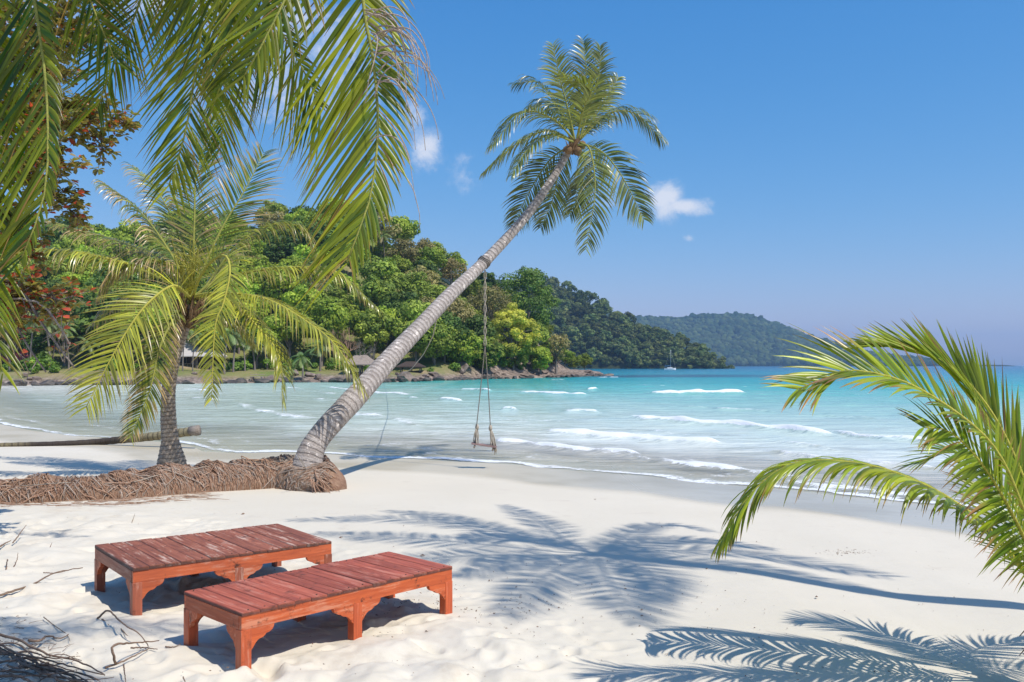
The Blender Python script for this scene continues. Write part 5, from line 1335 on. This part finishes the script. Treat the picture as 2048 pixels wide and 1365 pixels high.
# twiggy litter and dry stems under the pile, scattered crumbs elsewhere
mb=MB()
for k in range(260):
    px=abs(rr.gauss(0,95))-30; py=rr.uniform(1235,1372)
    if px>40+ (py-1230)*1.5: continue
    g_=ground(px,py); a=rr.uniform(0,6.28); L=rr.uniform(.02,.12); d=Vector((math.cos(a),math.sin(a),rr.uniform(-.05,.35)))*L
    mb.tube([g_+Vector((0,0,.004)),g_+d*.5+Vector((0,0,.006)),g_+d],[.0022,.002,.001],3,cap=False)
o=mb.build('dry_litter',M['twig']); tag(o,'dry stems and leaf litter in the bottom left corner','litter',kind='stuff')
mb=MB()
def crumb(px,py,s):
    g_=ground(px,py)+Vector((0,0,.006)); a=rr.uniform(0,6.28); u=Vector((math.cos(a),math.sin(a),rr.uniform(-.2,.3)))*s; v=Vector((-math.sin(a),math.cos(a),rr.uniform(0,.5)))*s*rr.uniform(.25,.6)
    i=len(mb.v)
    for q in (g_-u,g_+v,g_+u,g_-v,g_+Vector((0,0,s*.5))): mb.vert(q)
    for q in ((0,1,4),(1,2,4),(2,3,4),(3,0,4)): mb.face(tuple(i+k for k in q))
for k in range(1500):
    px=rr.uniform(-50,2050); py=rr.uniform(1020,1365)
    if rr.random()<.6: px=rr.gauss(1000,260); py=rr.gauss(1215,45)
    if py>1366 or py<1000 or mnoise.noise(Vector((px*.012,py*.03,0)))<-.02: continue
    crumb(px,py,rr.uniform(.003,.011)*(1.6 if rr.random()<.08 else 1))
for k in range(110): crumb(rr.gauss(1690,24),rr.gauss(1106,3.2),rr.uniform(.006,.016))
for (px,py,s) in ((681,1077,.03),(845,1113,.035),(800,1218,.03),(1633,1196,.03),(1190,1000,.02),(486,1029,.03)): crumb(px,py,s)
o=mb.build('beach_crumbs',M['twig']); tag(o,'tiny bits of bark and dry seaweed scattered over the sand','debris',kind='stuff')

# ---------------------------------------------------------------- world, sun, haze, camera
W=D.worlds.new('World'); bpy.context.scene.world=W; W.use_nodes=True; nt=W.node_tree; nt.nodes.clear(); t=NT(nt)
sky=t.n('ShaderNodeTexSky',sky_type='NISHITA'); sky.sun_disc=False; sky.sun_elevation=SUN_EL; sky.sun_rotation=math.atan2(.8,-.6); sky.air_density=1.0; sky.dust_density=.6; sky.ozone_density=2.2
tc=t.n('ShaderNodeTexCoord'); sx=t.n('ShaderNodeSeparateXYZ'); t.set(sx,0,tc.outputs['Generated'])
yv=t.math('MAXIMUM',sx.outputs[1],.05)
U=t.math('DIVIDE',sx.outputs[0],yv); V=t.math('DIVIDE',sx.outputs[2],yv)
uv=t.n('ShaderNodeCombineXYZ',inp={0:U,1:V,2:0.}).outputs[0]
nz=t.noise(16,uv,8,.66,.5); nz2=t.noise(48,uv,6,.7,.3)
tot=None
for (px,py,rx,ry,amp) in ((857,292,27,36,.9),(832,225,26,34,.62),(925,350,34,36,.42),(1330,398,34,32,1.0),(1365,412,50,15,1.0),(1400,420,30,13,.7),(1475,471,28,8,.40),(1378,476,12,7,.35),
   (1050,345,40,20,.33),(1215,395,50,25,.30),(600,110,150,150,.62),(700,200,80,80,.5),(480,180,120,90,.5),(60,60,160,90,.5),(300,-60,300,120,.6),(1060,310,50,20,.25),(-400,300,300,90,.6),(2500,420,260,60,.5)):
    du=t.math('MULTIPLY',t.math('SUBTRACT',U,(px-CX)/F),F/rx); dv=t.math('MULTIPLY',t.math('SUBTRACT',V,(HY-py)/F),F/ry)
    g_=t.math('EXPONENT',t.math('MULTIPLY',t.math('ADD',t.math('MULTIPLY',du,du),t.math('MULTIPLY',dv,dv)),-.6))
    g_=t.math('MULTIPLY',g_,amp); tot=g_ if tot is None else t.math('MAXIMUM',tot,g_)
cl=t.math('ADD',tot,t.math('MULTIPLY',t.math('SUBTRACT',t.math('ADD',t.math('MULTIPLY',nz,.6),t.math('MULTIPLY',nz2,.4)),.5),2.0))
cm=t.math('MULTIPLY',t.mr(cl,.22,.95,0,.85),t.mr(tot,.02,.25,0,1))
cm=t.math('MULTIPLY',cm,t.mr(sx.outputs[1],.05,.2,0,1))
SKYMUL=(.86,.94,1.13)
sc0=t.mix(1.,sky.outputs[0],SKYMUL,'MULTIPLY'); sp=t.n('ShaderNodeSeparateColor'); t.set(sp,0,sc0)
# deeper tropical blue: each channel of the Nishita sky is graded by a power law
def grade(x,k,p): return t.math('MULTIPLY',t.math('POWER',t.math('MULTIPLY',x,.14),p),k/.14)
scol=t.n('ShaderNodeCombineColor',inp={0:grade(sp.outputs[0],1.33,1.65),1:grade(sp.outputs[1],.77,.84),2:grade(sp.outputs[2],.86,.50)}).outputs[0]
ccol=(6.2,6.35,6.9,1)
col=t.mix(cm,scol,ccol)
bg=t.n('ShaderNodeBackground'); t.set(bg,'Color',col); t.set(bg,'Strength',.14)
o_=t.n('ShaderNodeOutputWorld'); nt.links.new(bg.outputs[0],o_.inputs[0])

sl=D.lights.new('Sun','SUN'); sl.energy=4.75; sl.angle=math.radians(.53); sl.color=(1,.95,.875)
so=D.objects.new('Sun',sl); C.objects.link(so); so.rotation_euler=sunL.to_track_quat('-Z','Y').to_euler()

m,nt=newmat('haze_air'); t=NT(nt)
v=t.n('ShaderNodeVolumePrincipled'); t.set(v,'Color',(.40,.66,1.)); t.set(v,'Density',.00020); t.set(v,'Anisotropy',.1)
o_=t.n('ShaderNodeOutputMaterial'); nt.links.new(v.outputs[0],o_.inputs['Volume'])
mb=MB(); mb.box(-5400,5400,-3200,5400,-5,190); hz=mb.build('haze',m); tag(hz,'thin bluish sea haze in the air','haze',kind='stuff')

cam=D.cameras.new('Camera'); co=D.objects.new('Camera',cam); C.objects.link(co); co.location=(0,0,CAMZ); co.rotation_euler=(math.pi/2,0,0)
cam.sensor_width=36; cam.lens=36*F/2048; cam.shift_y=(HY-682.5)/2048; cam.clip_start=.05; cam.clip_end=20000
sc=bpy.context.scene; sc.camera=co
sc.view_settings.view_transform='Standard'; sc.view_settings.look='None'; sc.view_settings.exposure=EXPO=0.0; sc.view_settings.gamma=1
sc.cycles.use_denoising=True; sc.cycles.max_bounces=6; sc.cycles.diffuse_bounces=3; sc.cycles.glossy_bounces=3; sc.cycles.transmission_bounces=3; sc.cycles.transparent_max_bounces=8; sc.cycles.volume_bounces=0
sc.cycles.sample_clamp_indirect=6
